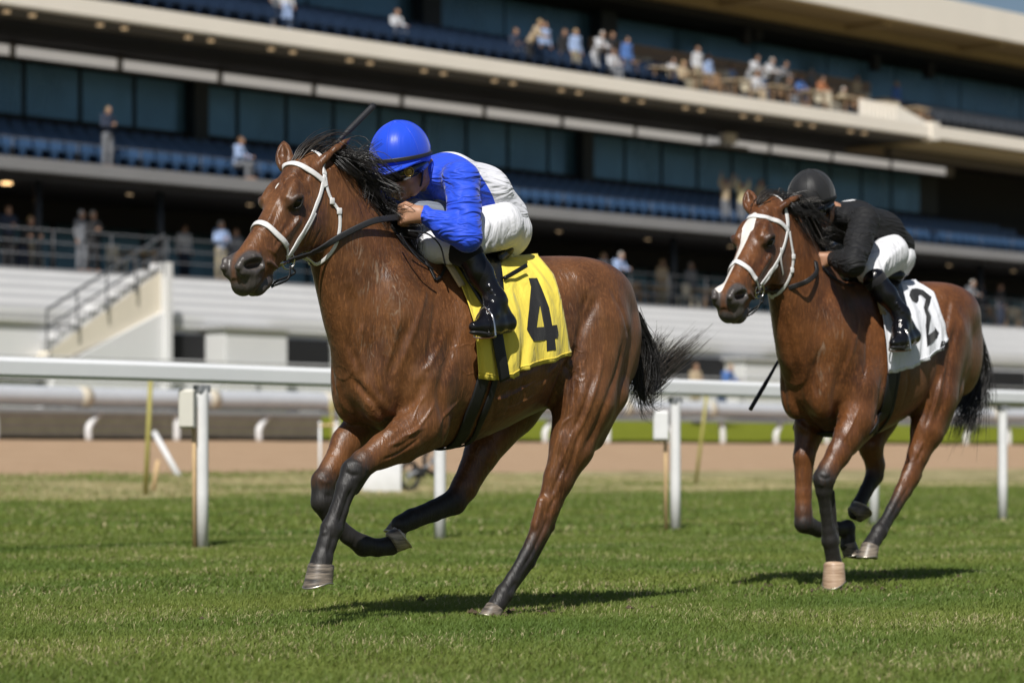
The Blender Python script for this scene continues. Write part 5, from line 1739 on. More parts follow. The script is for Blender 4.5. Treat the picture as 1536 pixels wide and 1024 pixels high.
# boxes wired to stakes behind the rail
for px, x0, x1, y0, y1, stx, sty0, sty1, lab, mt in ((303, 269, 293, 584, 642, 292, 640, 818, 'cream junction box on a wooden stake behind the left rail post', M_BOX),
                                            (1013, 980, 1003, 616, 660, 999, 660, 786, 'white junction box on a wooden stake behind the middle rail post', M_POSTW)):
    Y = rY(px, RV) - .10
    e = empty('junction_box', at(stx, 700, Y) * V3(1, 1, 0)); tag(e, lab, 'junction box', 'junction boxes along the rail'); og = np.array(e.location)
    c = at((x0 + x1) / 2, (y0 + y1) / 2, Y); wd = (x1 - x0) / FPX * Y; hg = (y1 - y0) / FPX * Y
    MB().box(c, (wd, .09, hg), rz=-.08).build('box', mt, e, False, bevel=.012).location = -og
    MB().box(c + V3(0, -.052, 0), (wd * .9, .014, hg * .92), rz=-.08).build('lid', mt, e, False, bevel=.004).location = -og
    tp, bt = at(stx - 1, sty0 - 30, Y + .05), V3(at(stx, 700, Y + .05)[0], Y + .05, -.03)
    MB().tube([bt, tp], .017, 6).build('stake', M_WOOD, e, True).location = -og

# stakes and odd posts standing beyond the rail
def stick(name, mt, base, top, Y, r, lab, cat, group=None, n=8, dY=0.0):
    v = (base[0] - CX) / FPX * Y * NR[0] + Y * NR[1]
    zb = float(gz(v))
    b0 = V3((base[0] - CX) / FPX * Y, Y, zb - .04); t0 = at(top[0], top[1], Y + dY)
    mb = MB().tube([b0, lerp(b0, t0, .5), t0], [r, r * .96, r * .9], n)
    return tag(mb.build(name, mt, None, True, origin=b0), lab, cat, group)
def bY_(px, py, zs=.12): return FPX * (CAMH - zs) / (py - HY)
stick('stake', M_STAKE, (218, 744), (226, 570), bY_(218, 744), .035, 'tall olive bamboo stake leaning beyond the left end of the rail', 'stake', 'bamboo stakes')
stick('stake', M_STAKE, (1043, 722), (1060, 592), bY_(1043, 722, .2), .032, 'olive bamboo stake beside the middle rail post', 'stake', 'bamboo stakes')
stick('stake', M_STAKE, (500, 700), (497, 600), bY_(500, 716, .2), .03, 'olive bamboo stake behind the chest of the leading horse', 'stake', 'bamboo stakes')
stick('stake', M_WOOD, (229, 740), (237, 690), bY_(229, 740), .035, 'short pale wooden stake beside the leaning white post', 'stake')
stick('fallen_post', M_POSTW, (270, 729), (231, 648), bY_(266, 729), .055, 'white rail post leaning over on the grass beyond the rail', 'post', n=14, dY=.4)

# sign board, hand cart and marker seen under the leading horse
Y = bY_(575, 745, .05)
bd = MB().box(at(572, 719, Y), ((601 - 542) / FPX * Y, .14, 50 / FPX * Y), rz=.12).build('marker_board', M_POSTW, None, True, bevel=.01)
tag(bd, 'white marker board standing on the turf under the leading horse', 'board')
cart = empty('wheel_cart', V3(at(640, 740, Y)[0], Y + .3, 0)); tag(cart, 'small black wheeled cart parked beside the white marker board', 'cart'); og = np.array(cart.location)
for px, py, r, dy in ((614, 713, .20, .25), (650, 690, .20, .7)):
    c = at(px, py, Y + dy)
    w_ = MB()
    ax = V3(.75, -.66, 0)
    ring(c, ax, r, .034, 28, 8).build('tyre', M_TYRE, cart, True).location = -og
    for a in range(4):
        u_ = np.cross(ax, V3(0, 0, 1)); d_ = u_ * math.cos(a * .785) + V3(0, 0, 1) * math.sin(a * .785)
        w_.tube([c - d_ * r, c + d_ * r], .007, 5)
    w_.tube([c - ax * .05, c + ax * .05], .03, 8)
    w_.build('spokes', M_GREYRAIL, cart, True).location = -og
MB().tube([at(617, 712, Y + .25), at(650, 693, Y + .6), at(672, 660, Y + .8), at(676, 640, Y + .85)], .016, 6).build('frame', M_GREYRAIL, cart, True).location = -og
MB().box(at(628, 708, Y + .45), (.16, .22, .16), rz=.5).build('tank', M_TYRE, cart, True, bevel=.03).location = -og
ms = empty('goal_marker', V3(at(488, 700, Y)[0], Y, 0)); tag(ms, 'thin white two post marker with a rusty crossbar behind the forelegs', 'marker'); og = np.array(ms.location)
for px in (480, 503):
    MB().tube([V3(at(px, 700, Y + .1)[0], Y + .1, 0), at(px, 632, Y + .1)], .02, 8).build('post', M_POSTW, ms, True).location = -og
MB().tube([at(478, 638, Y + .1), at(507, 637, Y + .1)], .022, 6).build('crossbar', M_WOOD, ms, True).location = -og

# ------------------------------------------------------------------ far barrier of the dirt track
FV = 50.6
fb = empty('track_barrier', RP(ru(0, FV), FV, 0)); tag(fb, 'grey padded pipe barrier on white posts along the far side of the dirt track', 'barrier'); og = np.array(fb.location)
zt = 2.30; R_ = .25
mb = MB(); pts = [RP(u, FV, zt - R_ + .012 * math.sin(u * .7)) for u in np.arange(8, 190, 3.0)]
mb.tube(pts, R_, 20); mb.build('pipe', M_GREYPIPE, fb, True).location = -og
for u in np.arange(20, 150, 4.05):
    MB().tube([RP(u, FV, zt - R_), RP(u + .32, FV, zt - R_)], R_ + .012, 20).build('joint', M_BAND, fb, True).location = -og
MB().prism([RP(8, FV - .22, 1.68), RP(8, FV - .22, 1.78), RP(8, FV + .1, 1.78), RP(8, FV + .1, 1.68)], DR * 180).build('lower_rail', M_GREYRAIL, fb).location = -og
i = 0
for u in np.arange(24, 150, 2.75):
    b0 = RP(u, FV - .12, 1.0)
    bent = (i % 2 == 0)
    pts = [b0, RP(u, FV - .12, 1.35), RP(u + (.38 if bent else 0), FV - .05, 1.7)]
    MB().tube(spline(pts, 8), .085, 12).build('post', M_POSTW, fb, True).location = -og
    i += 1
# dark boards under the barrier, left part only
b0, b1 = ru(-60, 51.35), ru(482, 51.35)
bw = MB()
for k in range(3): bw.box(RP((b0 + b1) / 2, 51.35, 1.17 + .21 * k), (b1 - b0, .05, .20), rz=math.atan2(DR[1], DR[0]))
tag(bw.build('board_fence', M_BOARD, None, False, origin=RP((b0 + b1) / 2, 51.35, 1.0)), 'low dark board fence behind the left part of the grey barrier', 'fence')
# ================================================================== GRANDSTAND
M_WCONC = simple('white_concrete', (.67, .67, .67), .8, .09, .7, bumps=.15, bscale=6)
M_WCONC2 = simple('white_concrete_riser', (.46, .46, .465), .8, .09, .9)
M_CREAMF = simple('cream_fascia', (.76, .71, .63), .7, .06, .6)
M_GREYF = simple('grey_fascia', (.20, .20, .205), .75, .14, .8)
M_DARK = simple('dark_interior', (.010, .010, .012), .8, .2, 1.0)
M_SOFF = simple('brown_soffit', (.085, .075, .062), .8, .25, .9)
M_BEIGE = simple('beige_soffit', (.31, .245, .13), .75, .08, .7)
M_STRIP = simple('pale_glow_fascia', (.66, .64, .62), .6, .08, 1.2, emit=((1.0, .97, .94), .30))  # pale fascia panels; an added glow brightens them in the soffit's shade
M_MULL = simple('dark_mullion', (.012, .016, .022), .5, .2, 3)
M_STEPM = simple('stand_step', (.10, .11, .13), .85, .2, 2)
M_TAN = simple('tan_stair_wall', (.68, .62, .51), .8, .1, .9)
m, nt, b = new_mat('tinted_glass'); M_GLASS = m
n_ = wnoise(nt, .35, 4, .6); n2 = wnoise(nt, .9, 4, .6, stretch=(1, 1, .25))
nt.links.new(mixc(nt, n_, (.035, .085, .15), (.15, .31, .46)), b.inputs['Base Color'])  # uneven blue in the base colour stands in for reflections
nt.links.new(mad(nt, n2, .25, .12), b.inputs['Roughness'])
b.inputs['Specular IOR Level'].default_value = .6; b.inputs['Metallic'].default_value = .42
bump(nt, b, wnoise(nt, .6, 2), .12, .05)
M_LAMP = simple('warm_downlight', (.5, .35, .2), .5, emit=((1.0, .72, .42), .38))
M_LAMP2 = simple('bright_lamp', (.7, .5, .3), .5, emit=((1.0, .62, .28), 3.0))
M_SEAT = simple('blue_seat', (.036, .08, .165), .4, .35, 2.0)
M_SEATG = simple('grey_seat', (.05, .055, .065), .5, .25, 2.0)
M_RAILG = simple('grey_railing', (.09, .095, .105), .45, .15, 3, metal=.3)

RZ_ = math.atan2(DB[1], DB[0])
GS_O = BP(bu(768, 61), 61, 1.9)
gs = empty('grandstand', GS_O); tag(gs, 'long multi level grandstand with dark glazing and cream balconies behind the track', 'grandstand')
U0, U1 = 30.0, 140.0


def gpart(mb, name, mat, smooth=False, parent=None):
    o = mb.build(name, mat, parent or gs, smooth)
    o.location = -GS_O if parent is None else (0, 0, 0)
    return o


def slab(name, mat, v0, v1, z0, z1, u0=U0, u1=U1, parent=None):
    return gpart(MB().prism([BP(u0, v0, z0), BP(u0, v1, z0), BP(u0, v1, z1), BP(u0, v0, z1)], DB * (u1 - u0)), name, mat, parent=parent)


def steps(name, mat, v0, z0, n, dv, dz, vend, zbase, u0, u1):
    pr = [(v0, zbase)]
    for k in range(n):
        pr += [(v0 + k * dv, z0 + k * dz), (v0 + (k + 1) * dv, z0 + k * dz)]
    pr += [(vend, z0 + (n - 1) * dz), (vend, zbase)]
    return gpart(MB().prism([BP(u0, v, z) for v, z in pr], DB * (u1 - u0)), name, mat)


def windows(v, z0, z1, u0, u1, wd, gap):
    n = int((u1 - u0) / wd)
    for k in range(n):
        a = u0 + k * wd
        gpart(MB().box(BP(a + wd / 2, v, (z0 + z1) / 2), (wd - gap, .06, z1 - z0), rz=math.atan2(DB[1], DB[0])), 'window', M_GLASS)
    gpart(MB().prism([BP(u0, v + .05, z0), BP(u0, v + .15, z0), BP(u0, v + .15, z1), BP(u0, v + .05, z1)], DB * (u1 - u0)), 'mullion_wall', M_MULL)


# lower level: terraces, front wall with dark openings, white piers
uo = lambda px, v=58.5: bu(px, v)
slab('front_wall', M_WCONC, 58.62, 59.2, 1.9, 4.28)
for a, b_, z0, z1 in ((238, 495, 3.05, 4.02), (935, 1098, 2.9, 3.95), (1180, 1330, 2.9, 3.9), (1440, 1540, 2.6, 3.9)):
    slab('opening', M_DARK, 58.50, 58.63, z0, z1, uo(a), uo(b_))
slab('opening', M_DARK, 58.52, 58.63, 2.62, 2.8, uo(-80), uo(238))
u_st0, u_st1 = uo(158), uo(238)
steps('terrace', M_WCONC, 58.5, 4.55, 5, .5, .29, 61.0, 4.2, U0, u_st1 - .02)
steps('terrace', M_WCONC, 58.5, 4.55, 5, .5, .29, 61.0, 4.2, u_st1, U1)
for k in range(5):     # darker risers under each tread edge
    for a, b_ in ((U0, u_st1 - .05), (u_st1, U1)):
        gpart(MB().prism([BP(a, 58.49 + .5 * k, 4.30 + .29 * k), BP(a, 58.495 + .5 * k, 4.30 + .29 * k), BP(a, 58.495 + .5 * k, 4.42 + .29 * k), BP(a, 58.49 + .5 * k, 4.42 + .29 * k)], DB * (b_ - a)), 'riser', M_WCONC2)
# the stair climbing to the right, its tan side wall and the white wall under it
ua, ub = uo(62, 58.2), uo(238, 58.2)
zl, zh = bz(62, 522, 58.2), bz(238, 408, 58.2)
gpart(MB().prism([BP(ua, 58.0, 1.9), BP(ub, 58.0, 1.9), BP(ub, 58.0, zh - 1.1), BP(ua + .4, 58.0, zl - .5)], NB * .5), 'stair_wall', M_WCONC)
gpart(MB().prism([BP(ua - .2, 58.1, zl - .65), BP(ub, 58.1, zh - 1.15), BP(ub, 58.1, zh), BP(ua + .3, 58.1, zl)], NB * .8), 'stair', M_TAN)
for q in range(11):
    t0, t1 = q / 11, (q + 1) / 11
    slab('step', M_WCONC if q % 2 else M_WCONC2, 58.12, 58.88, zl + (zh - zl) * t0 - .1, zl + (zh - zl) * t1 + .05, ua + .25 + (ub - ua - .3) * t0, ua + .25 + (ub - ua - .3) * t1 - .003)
slab('pier', M_WCONC, 57.8, 58.6, 1.9, zh + .25, ub, uo(252, 58))
mb = MB()
for t in np.linspace(0, 1, 5):
    p = BP(ua + (ub - ua) * t, 57.95, zl + (zh - zl) * t)
    mb.tube([p - V3(0, 0, .1), p + V3(0, 0, 1.0)], .03, 6)
mb.tube([BP(ua, 57.95, zl + 1.0), BP(ub, 57.95, zh + 1.0)], .04, 6); mb.tube([BP(ua, 57.95, zl + .55), BP(ub, 57.95, zh + .55)], .03, 6)
gpart(mb, 'stair_railing', M_RAILG)

# concourse
slab('floor_slab', M_GREYF, 61.0, 70, 5.60, 5.84)
windows(68.5, 5.86, 8.1, U0, U1, 1.75, .22)
slab('ceiling', M_DARK, 61.3, 70, 8.36, 8.5)
slab('beam', M_DARK, 66.8, 67.0, 7.7, 8.36)
for px in (57, 240, 712, 1010, 1270, 1470, 1650):
    u = bu(px, 61.9)
    gpart(MB().tube([BP(u, 61.9, 5.84), BP(u, 61.9, 8.36)], .11, 12), 'column', M_MULL, True)
for k in range(14):
    u = U0 + 9 + 4.6 * k
    gpart(MB().tube([BP(u, 63.2, 8.33), BP(u, 63.2, 8.359)], .09, 12), 'downlight', M_LAMP, True)
for px, py in ((10, 272), (216, 285)):
    Y = bY(px, 63.0)
    p = at(px, py, Y)
    gpart(MB().tube([p, V3(p[0], p[1], 8.36)], .02, 6).tube([p - V3(0, 0, .08), p + V3(0, 0, .08)], .15, 12), 'lamp', M_LAMP2 if px < 100 else M_LAMP, True)

# middle seating deck
slab('fascia', M_GREYF, 60.9, 61.3, 8.5, 8.84)
steps('seating_steps', M_STEPM, 61.3, 8.80, 4, .85, .25, 65.9, 8.5, U0, U1)
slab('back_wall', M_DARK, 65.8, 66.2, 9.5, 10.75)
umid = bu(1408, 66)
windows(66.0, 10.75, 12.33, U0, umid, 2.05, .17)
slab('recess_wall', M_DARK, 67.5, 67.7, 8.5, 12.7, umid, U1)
for px in (300, 880):
    u = bu(px, 65.6); slab('column', M_MULL, 65.5, 65.86, 9.0, 12.3, u - .28, u + .28)
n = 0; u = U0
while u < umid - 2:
    slab('glow_fascia', M_STRIP, 65.15, 65.5, 12.36, 12.64, u, u + 3.62)
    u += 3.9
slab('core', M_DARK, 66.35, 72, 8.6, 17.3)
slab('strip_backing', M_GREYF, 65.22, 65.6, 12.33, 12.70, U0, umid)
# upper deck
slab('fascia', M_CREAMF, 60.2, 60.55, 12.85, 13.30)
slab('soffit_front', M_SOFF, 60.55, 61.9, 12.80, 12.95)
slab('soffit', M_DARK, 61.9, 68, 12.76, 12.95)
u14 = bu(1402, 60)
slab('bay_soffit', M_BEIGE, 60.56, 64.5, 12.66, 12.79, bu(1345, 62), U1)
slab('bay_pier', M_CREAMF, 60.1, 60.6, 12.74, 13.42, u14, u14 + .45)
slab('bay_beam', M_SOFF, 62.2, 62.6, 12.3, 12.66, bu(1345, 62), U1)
for k in range(26):
    for d_ in (0, .85):
        u = U0 + 6 + 3.15 * k + d_
        if u < bu(1335, 61): gpart(MB().tube([BP(u, 60.95, 12.74), BP(u, 60.95, 12.80)], .10, 10), 'downlight', M_LAMP, True)
steps('seating_steps', M_STEPM, 60.55, 13.30, 5, .9, .27, 66.0, 12.95, U0, U1)
windows(66.05, 14.3, 16.7, U0, U1, 4.6, .10)
for px in (905, 640):
    u = bu(px, 65.7); slab('column', M_MULL, 65.4, 65.95, 13.3, 16.8, u - .42, u + .42)
# roof with coffered edge
slab('roof', M_CREAMF, 61.3, 72, 17.75, 18.45)
slab('roof_fascia', M_CREAMF, 61.05, 61.3, 17.36, 18.52)
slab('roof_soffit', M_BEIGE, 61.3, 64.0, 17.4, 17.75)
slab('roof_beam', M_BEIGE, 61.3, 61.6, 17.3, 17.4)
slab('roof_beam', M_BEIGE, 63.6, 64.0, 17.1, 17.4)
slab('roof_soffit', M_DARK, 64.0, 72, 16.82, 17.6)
u = U0
while u < U1:
    slab('rib', M_BEIGE, 61.6, 63.6, 17.2, 17.4, u, u + .35); u += 7.6
# sky blue roof screen over the right end
slab('end_wall', M_CREAMF, 59.5, 70, 1.9, 17.3, U0 - .6, U0 - .02)
slab('end_wall', M_CREAMF, 59.5, 70, 1.9, 17.3, U1 + .02, U1 + .6)
for px, py, v in ((1118, 55, 64.3), (1134, 50, 64.5), (1312, 95, 64.3), (1393, 106, 64.3)):
    Y = bY(px, v); p = at(px, py, Y)
    sp_ = empty('loudspeaker', p); tag(sp_, {1118: 'black loudspeaker, left of the pair hanging under the roof', 1134: 'black loudspeaker, right of the pair hanging under the roof', 1312: 'single black loudspeaker hanging over the brown tables', 1393: 'black loudspeaker hanging near the right end of the roof'}[px], 'loudspeaker', 'loudspeakers under the stand roof')
    MB().box((0, 0, 0), (.38, .34, .62), rz=.75).build('cabinet', M_DARK, sp_, False, bevel=.03)
    MB().tube([(0, 0, .3), (0, 0, 16.82 - p[2])], .03, 6).build('bracket', M_MULL, sp_, True)

fl_p = at(1092, 204, bY(1092, 64.6))
fl_ = empty('floodlight', fl_p); tag(fl_, 'white floodlight unit on a bracket above the glazed middle level', 'floodlight')
MB().box((0, 0, 0), (.6, .4, .62), rz=.6).build('housing', M_WCONC, fl_, False, bevel=.08)
MB().tube([(.1, .1, -.4), (.1, .1, 0), (-.25, .1, .9)], .05, 6).build('bracket', M_GREYF, fl_, True)
MB().box((0, .1, -.42), (1.9, .5, .10), rz=RZ_).build('ledge', M_GREYF, fl_, False, bevel=.02)

# ------------------------------------------------------------------ railings
def railing(name, label, v, z, u0, u1, step, h, rails, mat, r=.028):
    o = empty(name, BP(u0, v, z)); tag(o, label, 'railing'); og = BP(u0, v, z)
    for u in np.arange(u0, u1, step):
        MB().tube([BP(u, v, z) - og, BP(u, v, z + h) - og], r * .8, 6).build('post', mat, o, True)
    for t in rails:
        MB().tube([BP(u0, v, z + h * t) - og, BP(u1, v, z + h * t) - og], r * .65, 6).build('handrail', mat, o, True)
    return o
railing('concourse_railing', 'grey metal railing along the front of the open concourse', 61.15, 5.84, U0 + 6, 110, 2.0, 1.08, (1.0, .68, .36), M_RAILG)
railing('deck_railing', 'thin grey railing along the front of the middle seating deck', 61.1, 8.84, U0 + 6, 110, 2.2, .55, (1.0,), M_RAILG, .018)
M_RAILL = simple('light_grey_rail', (.36, .36, .37), .5, .1, 3)
railing('apron_fence', 'light grey two bar fence on the apron under the terraces', 57.4, 1.88, U0 + 4, 120, 3.55, 1.35, (1.0, .55), M_RAILL, .05)
bx = MB().box(BP(bu(368, 58.1), 58.05, 3.05), (bu(415, 58.1) - bu(322, 58.1), .9, 2.3), rz=math.atan2(DB[1], DB[0]))
bxo = bx.build('ticket_booth', M_WCONC, None, False, origin=BP(bu(368, 58.1), 58.05, 1.9), bevel=.03)
tag(bxo, 'white box booth in front of the dark opening below the terraces', 'booth')
MB().box((0, 0, 2.33), (bu(415, 58.1) - bu(322, 58.1) + .2, 1.1, .1), rz=math.atan2(DB[1], DB[0])).build('lid', M_WCONC2, bxo)
bx = MB().box(BP(bu(1130, 58.1), 58.0, 2.9), (bu(1160, 58.1) - bu(1098, 58.1), .9, 2.0), rz=math.atan2(DB[1], DB[0]))
bxo = bx.build('ticket_booth', M_WCONC, None, False, origin=BP(bu(1130, 58.1), 58.0, 1.9), bevel=.03)
tag(bxo, 'white box booth beside the second horse below the terraces', 'booth')
MB().box((0, 0, 2.03), (bu(1160, 58.1) - bu(1098, 58.1) + .2, 1.1, .1), rz=math.atan2(DB[1], DB[0])).build('lid', M_WCONC2, bxo)

# ------------------------------------------------------------------ seats
RZB = math.atan2(DB[1], DB[0])


def seat_mb(o=V3(0, 0, 0), R=None):
    mb = MB() ; R = np.eye(3) if R is None else R
    def bx(c, s, tilt=0.0):
        ct, st = math.cos(tilt), math.sin(tilt)
        T = np.array([[1, 0, 0], [0, ct, -st], [0, st, ct]])
        mb.box(o + R @ V3(*c), s, R=R @ T)
    bx((0, .16, .60), (.44, .045, .38), -.18); bx((0, -.02, .42), (.43, .40, .05), .08)
    bx((-.19, 0, .2), (.035, .25, .42)); bx((.19, 0, .2), (.035, .25, .42)); bx((0, .19, .80), (.40, .06, .05), -.18)
    return mb
RB = np.array([[DB[0], NB[0], 0], [DB[1], NB[1], 0], [0, 0, 1.0]])
seat0 = seat_mb(R=RB).build('seat', M_SEAT, None, False)
M_SEATSHADE = simple('shaded_blue_seat', (.012, .026, .058), .45, .3, 2.0)  # the blue seat again, with the upper deck's shade put into its colour
seat_n = seat_mb(R=RB).build('seat', M_SEATSHADE, None, False)
rows_ = [(61.75, 8.80, 36.0, 95.0, 'blue stadium seat in the front row of the middle deck'), (62.6, 9.05, 36.5, 93.0, 'blue stadium seat in the second row of the middle deck'),
         (61.0, 13.30, 40.0, 70.5, 'shade-coloured blue stadium seat in the front row of the upper deck')]
done = []; cnt = 0
for v, z, ua_, ub_, lab in rows_:
    for u in np.arange(ua_, ub_, .54):
        if cnt >= 298: break
        src = seat_n if 'upper' in lab else seat0
        o = src if src not in done else link(src.copy()); done.append(src)
        o.location = BP(u, v, z); tag(o, lab, 'seat', lab.replace('stadium seat', 'seats')); cnt += 1
rest = MB(); vs, fs = [], []
base = seat_mb(R=RB); bv = np.array(base.v); bf = np.array(base.f)
def many(rowlist, mat, label):
    V_, F_ = [], []
    k = 0
    for v, z, a, b_ in rowlist:
        for u in np.arange(a, b_, .54):
            V_.append(bv + BP(u, v, z)); F_.append(bf + k * len(bv)); k += 1
    o = mesh_obj('stand_seats', np.concatenate(V_), np.concatenate(F_), mat, None, False)
    tag(o, label, 'seats', kind='stuff')
many([(63.45, 9.30, 37, 95), (64.3, 9.55, 37, 95)], M_SEAT, 'rows of blue stadium seats behind the front rows of the middle deck')
many([(61.9, 13.57, 40, 71), (62.8, 13.84, 40, 72), (63.7, 14.11, 40, 72)], M_SEATSHADE, 'rows of shade-coloured blue stadium seats behind the front row of the upper deck')
ug = bu(1412, 61)
many([(61.0, 13.3, ug, ug + 24), (61.9, 13.57, ug, ug + 24), (62.8, 13.84, ug, ug + 24)], M_SEATG, 'rows of dark grey seats at the right end of the upper deck')

# ------------------------------------------------------------------ tables and chairs of the upper terrace
M_TABLE = simple('tan_table', (.48, .38, .25), .6, .15, 3)
M_CHAIRW = simple('brown_chair', (.30, .19, .11), .6, .2, 4)
M_CHAIRC = simple('pale_chair', (.6, .54, .42), .6, .15, 4)


CZ_ = 5.84


def copy_tree(o, parent=None):
    c = o.copy(); COL.objects.link(c); c.parent = parent
    for ch in list(o.children): copy_tree(ch, c)
    return c


tb = empty('terrace_table'); 
MB().box((0, 0, .74), (1.1, .8, .05), R=RB).build('tabletop', M_TABLE, tb, False, bevel=.01)
for sx in (-.45, .45):
    for sy in (-.32, .32): MB().box(RB @ V3(sx, sy, .36), (.05, .05, .72), R=RB).build('leg', M_CHAIRW, tb)
def chair_proto(mat):
    c = empty('terrace_chair')
    MB().box((0, 0, .45), (.44, .44, .05), R=RB).build('seat', mat, c, False, bevel=.01)
    MB().box(RB @ V3(0, .21, .72), (.44, .05, .46), R=RB).build('backrest', mat, c, False, bevel=.01)
    for sx in (-.19, .19):
        for sy in (-.19, .19): MB().box(RB @ V3(sx, sy, .22), (.045, .045, .43), R=RB).build('leg', mat, c)
    return c
ch = [chair_proto(M_CHAIRW), chair_proto(M_CHAIRC)]
used = [False, False, False]
ut0, ut1 = bu(955, 61.5), bu(1400, 61.5)
k = 0
for r, (v, z) in enumerate(((61.2, 13.30), (62.9, 13.84))):
    for u in np.arange(ut0 + .8 + r * .4, ut1 - .8, 2.15):
        for (pr, du_, dv_, kind) in ((tb, 0, 0, 2), (ch[k % 2], -.86, 0, k % 2), (ch[(k + 1) % 2], .86, .1, (k + 1) % 2)):
            if not used[kind]: o = pr; used[kind] = True
            else: o = copy_tree(pr)
            o.location = BP(u + du_, v + dv_ + .1, z)
            rl = ('front', 'back')[r]
            if kind == 2: tag(o, 'tan table in the %s row of the upper terrace' % rl, 'table', 'tan tables, %s row of the upper terrace' % rl)
            else: tag(o, '%s chair at the tables in the %s row of the upper terrace' % (('brown', 'pale')[kind], rl), 'chair', '%s chairs, %s row of the upper terrace' % (('brown', 'pale')[kind], rl))
        k += 1
k = 0
for a_, b_, v, lab in ((560, 760, 62.7, 'behind the jockey in blue'), (925, 1100, 62.5, 'between the horses'), (1405, 1560, 62.6, 'at the right end'), (20, 110, 62.9, 'at the left end'), (205, 262, 62.8, 'above the stair')):
    for u in np.arange(bu(a_, v), bu(b_, v), 2.3):
        for (pr, du_, dv_, kind) in ((tb, 0, 0, 2), (ch[k % 2], -.86, 0, k % 2), (ch[(k + 1) % 2], .86, .1, (k + 1) % 2)):
            o = copy_tree(pr); o.location = BP(u + du_, v + dv_ + .2 * math.sin(k * 2.1), CZ_)
            if kind == 2: tag(o, 'tan table on the open concourse ' + lab, 'table', 'tan concourse tables ' + lab)
            else: tag(o, '%s chair at the concourse tables %s' % (('brown', 'pale')[kind], lab), 'chair', '%s concourse chairs %s' % (('brown', 'pale')[kind], lab))
        k += 1
par = MB()
for q in range(5): par.box(BP((ut0 + ut1) / 2, 64.2, 14.55 + .2 * q), (ut1 - ut0 - 1.0, .06, .17), rz=RZB)
tag(par.build('timber_screen', M_CHAIRW, None, False, origin=BP((ut0 + ut1) / 2, 64.2, 14.4)), 'brown slatted screen behind the terrace tables', 'screen')
wa, wb, wc = bu(1290, 60.8), bu(1345, 60.8), bu(1400, 60.8)
pw = MB().prism([BP(wa, 60.75, 13.32), BP(wc, 60.75, 13.32), BP(wc, 60.75, 13.40), BP(wb, 60.75, 13.98), BP(wa, 60.75, 14.0)], NB * .12)
for q in range(9): pw.box(BP(wa + (wb - wa) * (q + .5) / 9, 60.72, 13.66), (.12, .05, .6), rz=RZB)
tag(pw.build('terrace_wall', M_CREAMF, None, False, origin=BP(bu(1330, 60.8), 60.6, 13.34), bevel=.02), 'short cream wall at the right end of the brown terrace tables', 'wall')

# ================================================================== SPECTATORS
def person_protos():
    out = {}
    for pose in ('stand', 'fold', 'lean', 'sit', 'wave'):
        lean = .30 if pose == 'lean' else (.08 if pose == 'sit' else .0)
        hz = .47 if pose == 'sit' else .93
        hip = V3(0, 0, hz); ch_ = V3(lean * .9, 0, hz + .45); nk = V3(lean * 1.25, 0, hz + .58); hd_ = V3(lean * 1.25 + .03, 0, hz + .70)
        if pose == 'sit':
            kn = [V3(.42, .11 * s, .48) for s in (1, -1)]; an = [V3(.40, .12 * s, .07) for s in (1, -1)]
        else:
            kn = [V3(.02 + .03 * s, .10 * s, .48) for s in (1, -1)]; an = [V3(-.01 + .02 * s, .11 * s, .07) for s in (1, -1)]
        sh = [ch_ + V3(0, .19 * s, .06) for s in (1, -1)]
        if pose == 'stand': el = [q + V3(-.03, .06 * s, -.28) for q, s in zip(sh, (1, -1))]; wr = [q + V3(.08, .02 * s, -.25) for q, s in zip(el, (1, -1))]
        elif pose == 'fold': el = [q + V3(.05, .07 * s, -.27) for q, s in zip(sh, (1, -1))]; wr = [V3(.24, .04 * s, hz + .28) for s in (1, -1)]
        elif pose == 'lean': el = [q + V3(.12, .06 * s, -.24) for q, s in zip(sh, (1, -1))]; wr = [q + V3(.20, -.06 * s, -.02) for q, s in zip(el, (1, -1))]
        elif pose == 'wave': el = [q + V3(.05, .16 * s, .14) for q, s in zip(sh, (1, -1))]; wr = [q + V3(.05, -.02 * s, .26) for q, s in zip(el, (1, -1))]
        else: el = [q + V3(.08, .07 * s, -.26) for q, s in zip(sh, (1, -1))]; wr = [q + V3(.22, -.06 * s, -.02) for q, s in zip(el, (1, -1))]
        hp_ = [hip + V3(0, .09 * s, 0) for s in (1, -1)]
        W = V3(0, 1, 0)
        B = Sdf(); B.ell(hd_, (.095, .075, .12), None, .02); B.cone(hd_ + V3(.09, 0, -.01), hd_ + V3(.105, 0, -.03), .014, .016, .02)
        B.cone(nk - V3(0, 0, .04), hd_, .055, .055, .02); B.cone(hip, ch_, .09, .10, .03)
        S = Sdf(); S.cone(hip + V3(0, 0, .04), ch_, .125, .135, .04, sq=(W, 1.3)); S.cone(ch_, nk - V3(0, 0, .03), .12, .06, .05)
        T = Sdf(); T.ell(hip, (.125, .165, .12), None, .03)
        for q in (0, 1):
            B.chain([ch_, sh[q], el[q], wr[q]], [.06, .045, .036, .026], k=.02)
            dv = (wr[q] - el[q]) / np.linalg.norm(wr[q] - el[q]); B.ell(wr[q] + dv * .07, (.045, .028, .045), None, .02)
            B.chain([hip, hp_[q], kn[q], an[q]], [.06, .06, .045, .035], k=.02); B.cone(an[q] - V3(.04, 0, .03), an[q] + V3(.16, 0, -.035), .04, .035, .02)
            S.chain([ch_, sh[q], lerp(sh[q], el[q], .98), lerp(el[q], wr[q], .8)], [.09, .075, .058, .046], k=.03)
            T.chain([hp_[q], kn[q], an[q] + V3(0, 0, .03)], [.10, .075, .06], k=.03)
        Hh = Sdf(); Hh.ell(hd_ + V3(-.022, 0, .035), (.095, .085, .105), None, .02)
        out[pose] = [x.mesh(.02) for x in (B, S, T, Hh)]
    return out


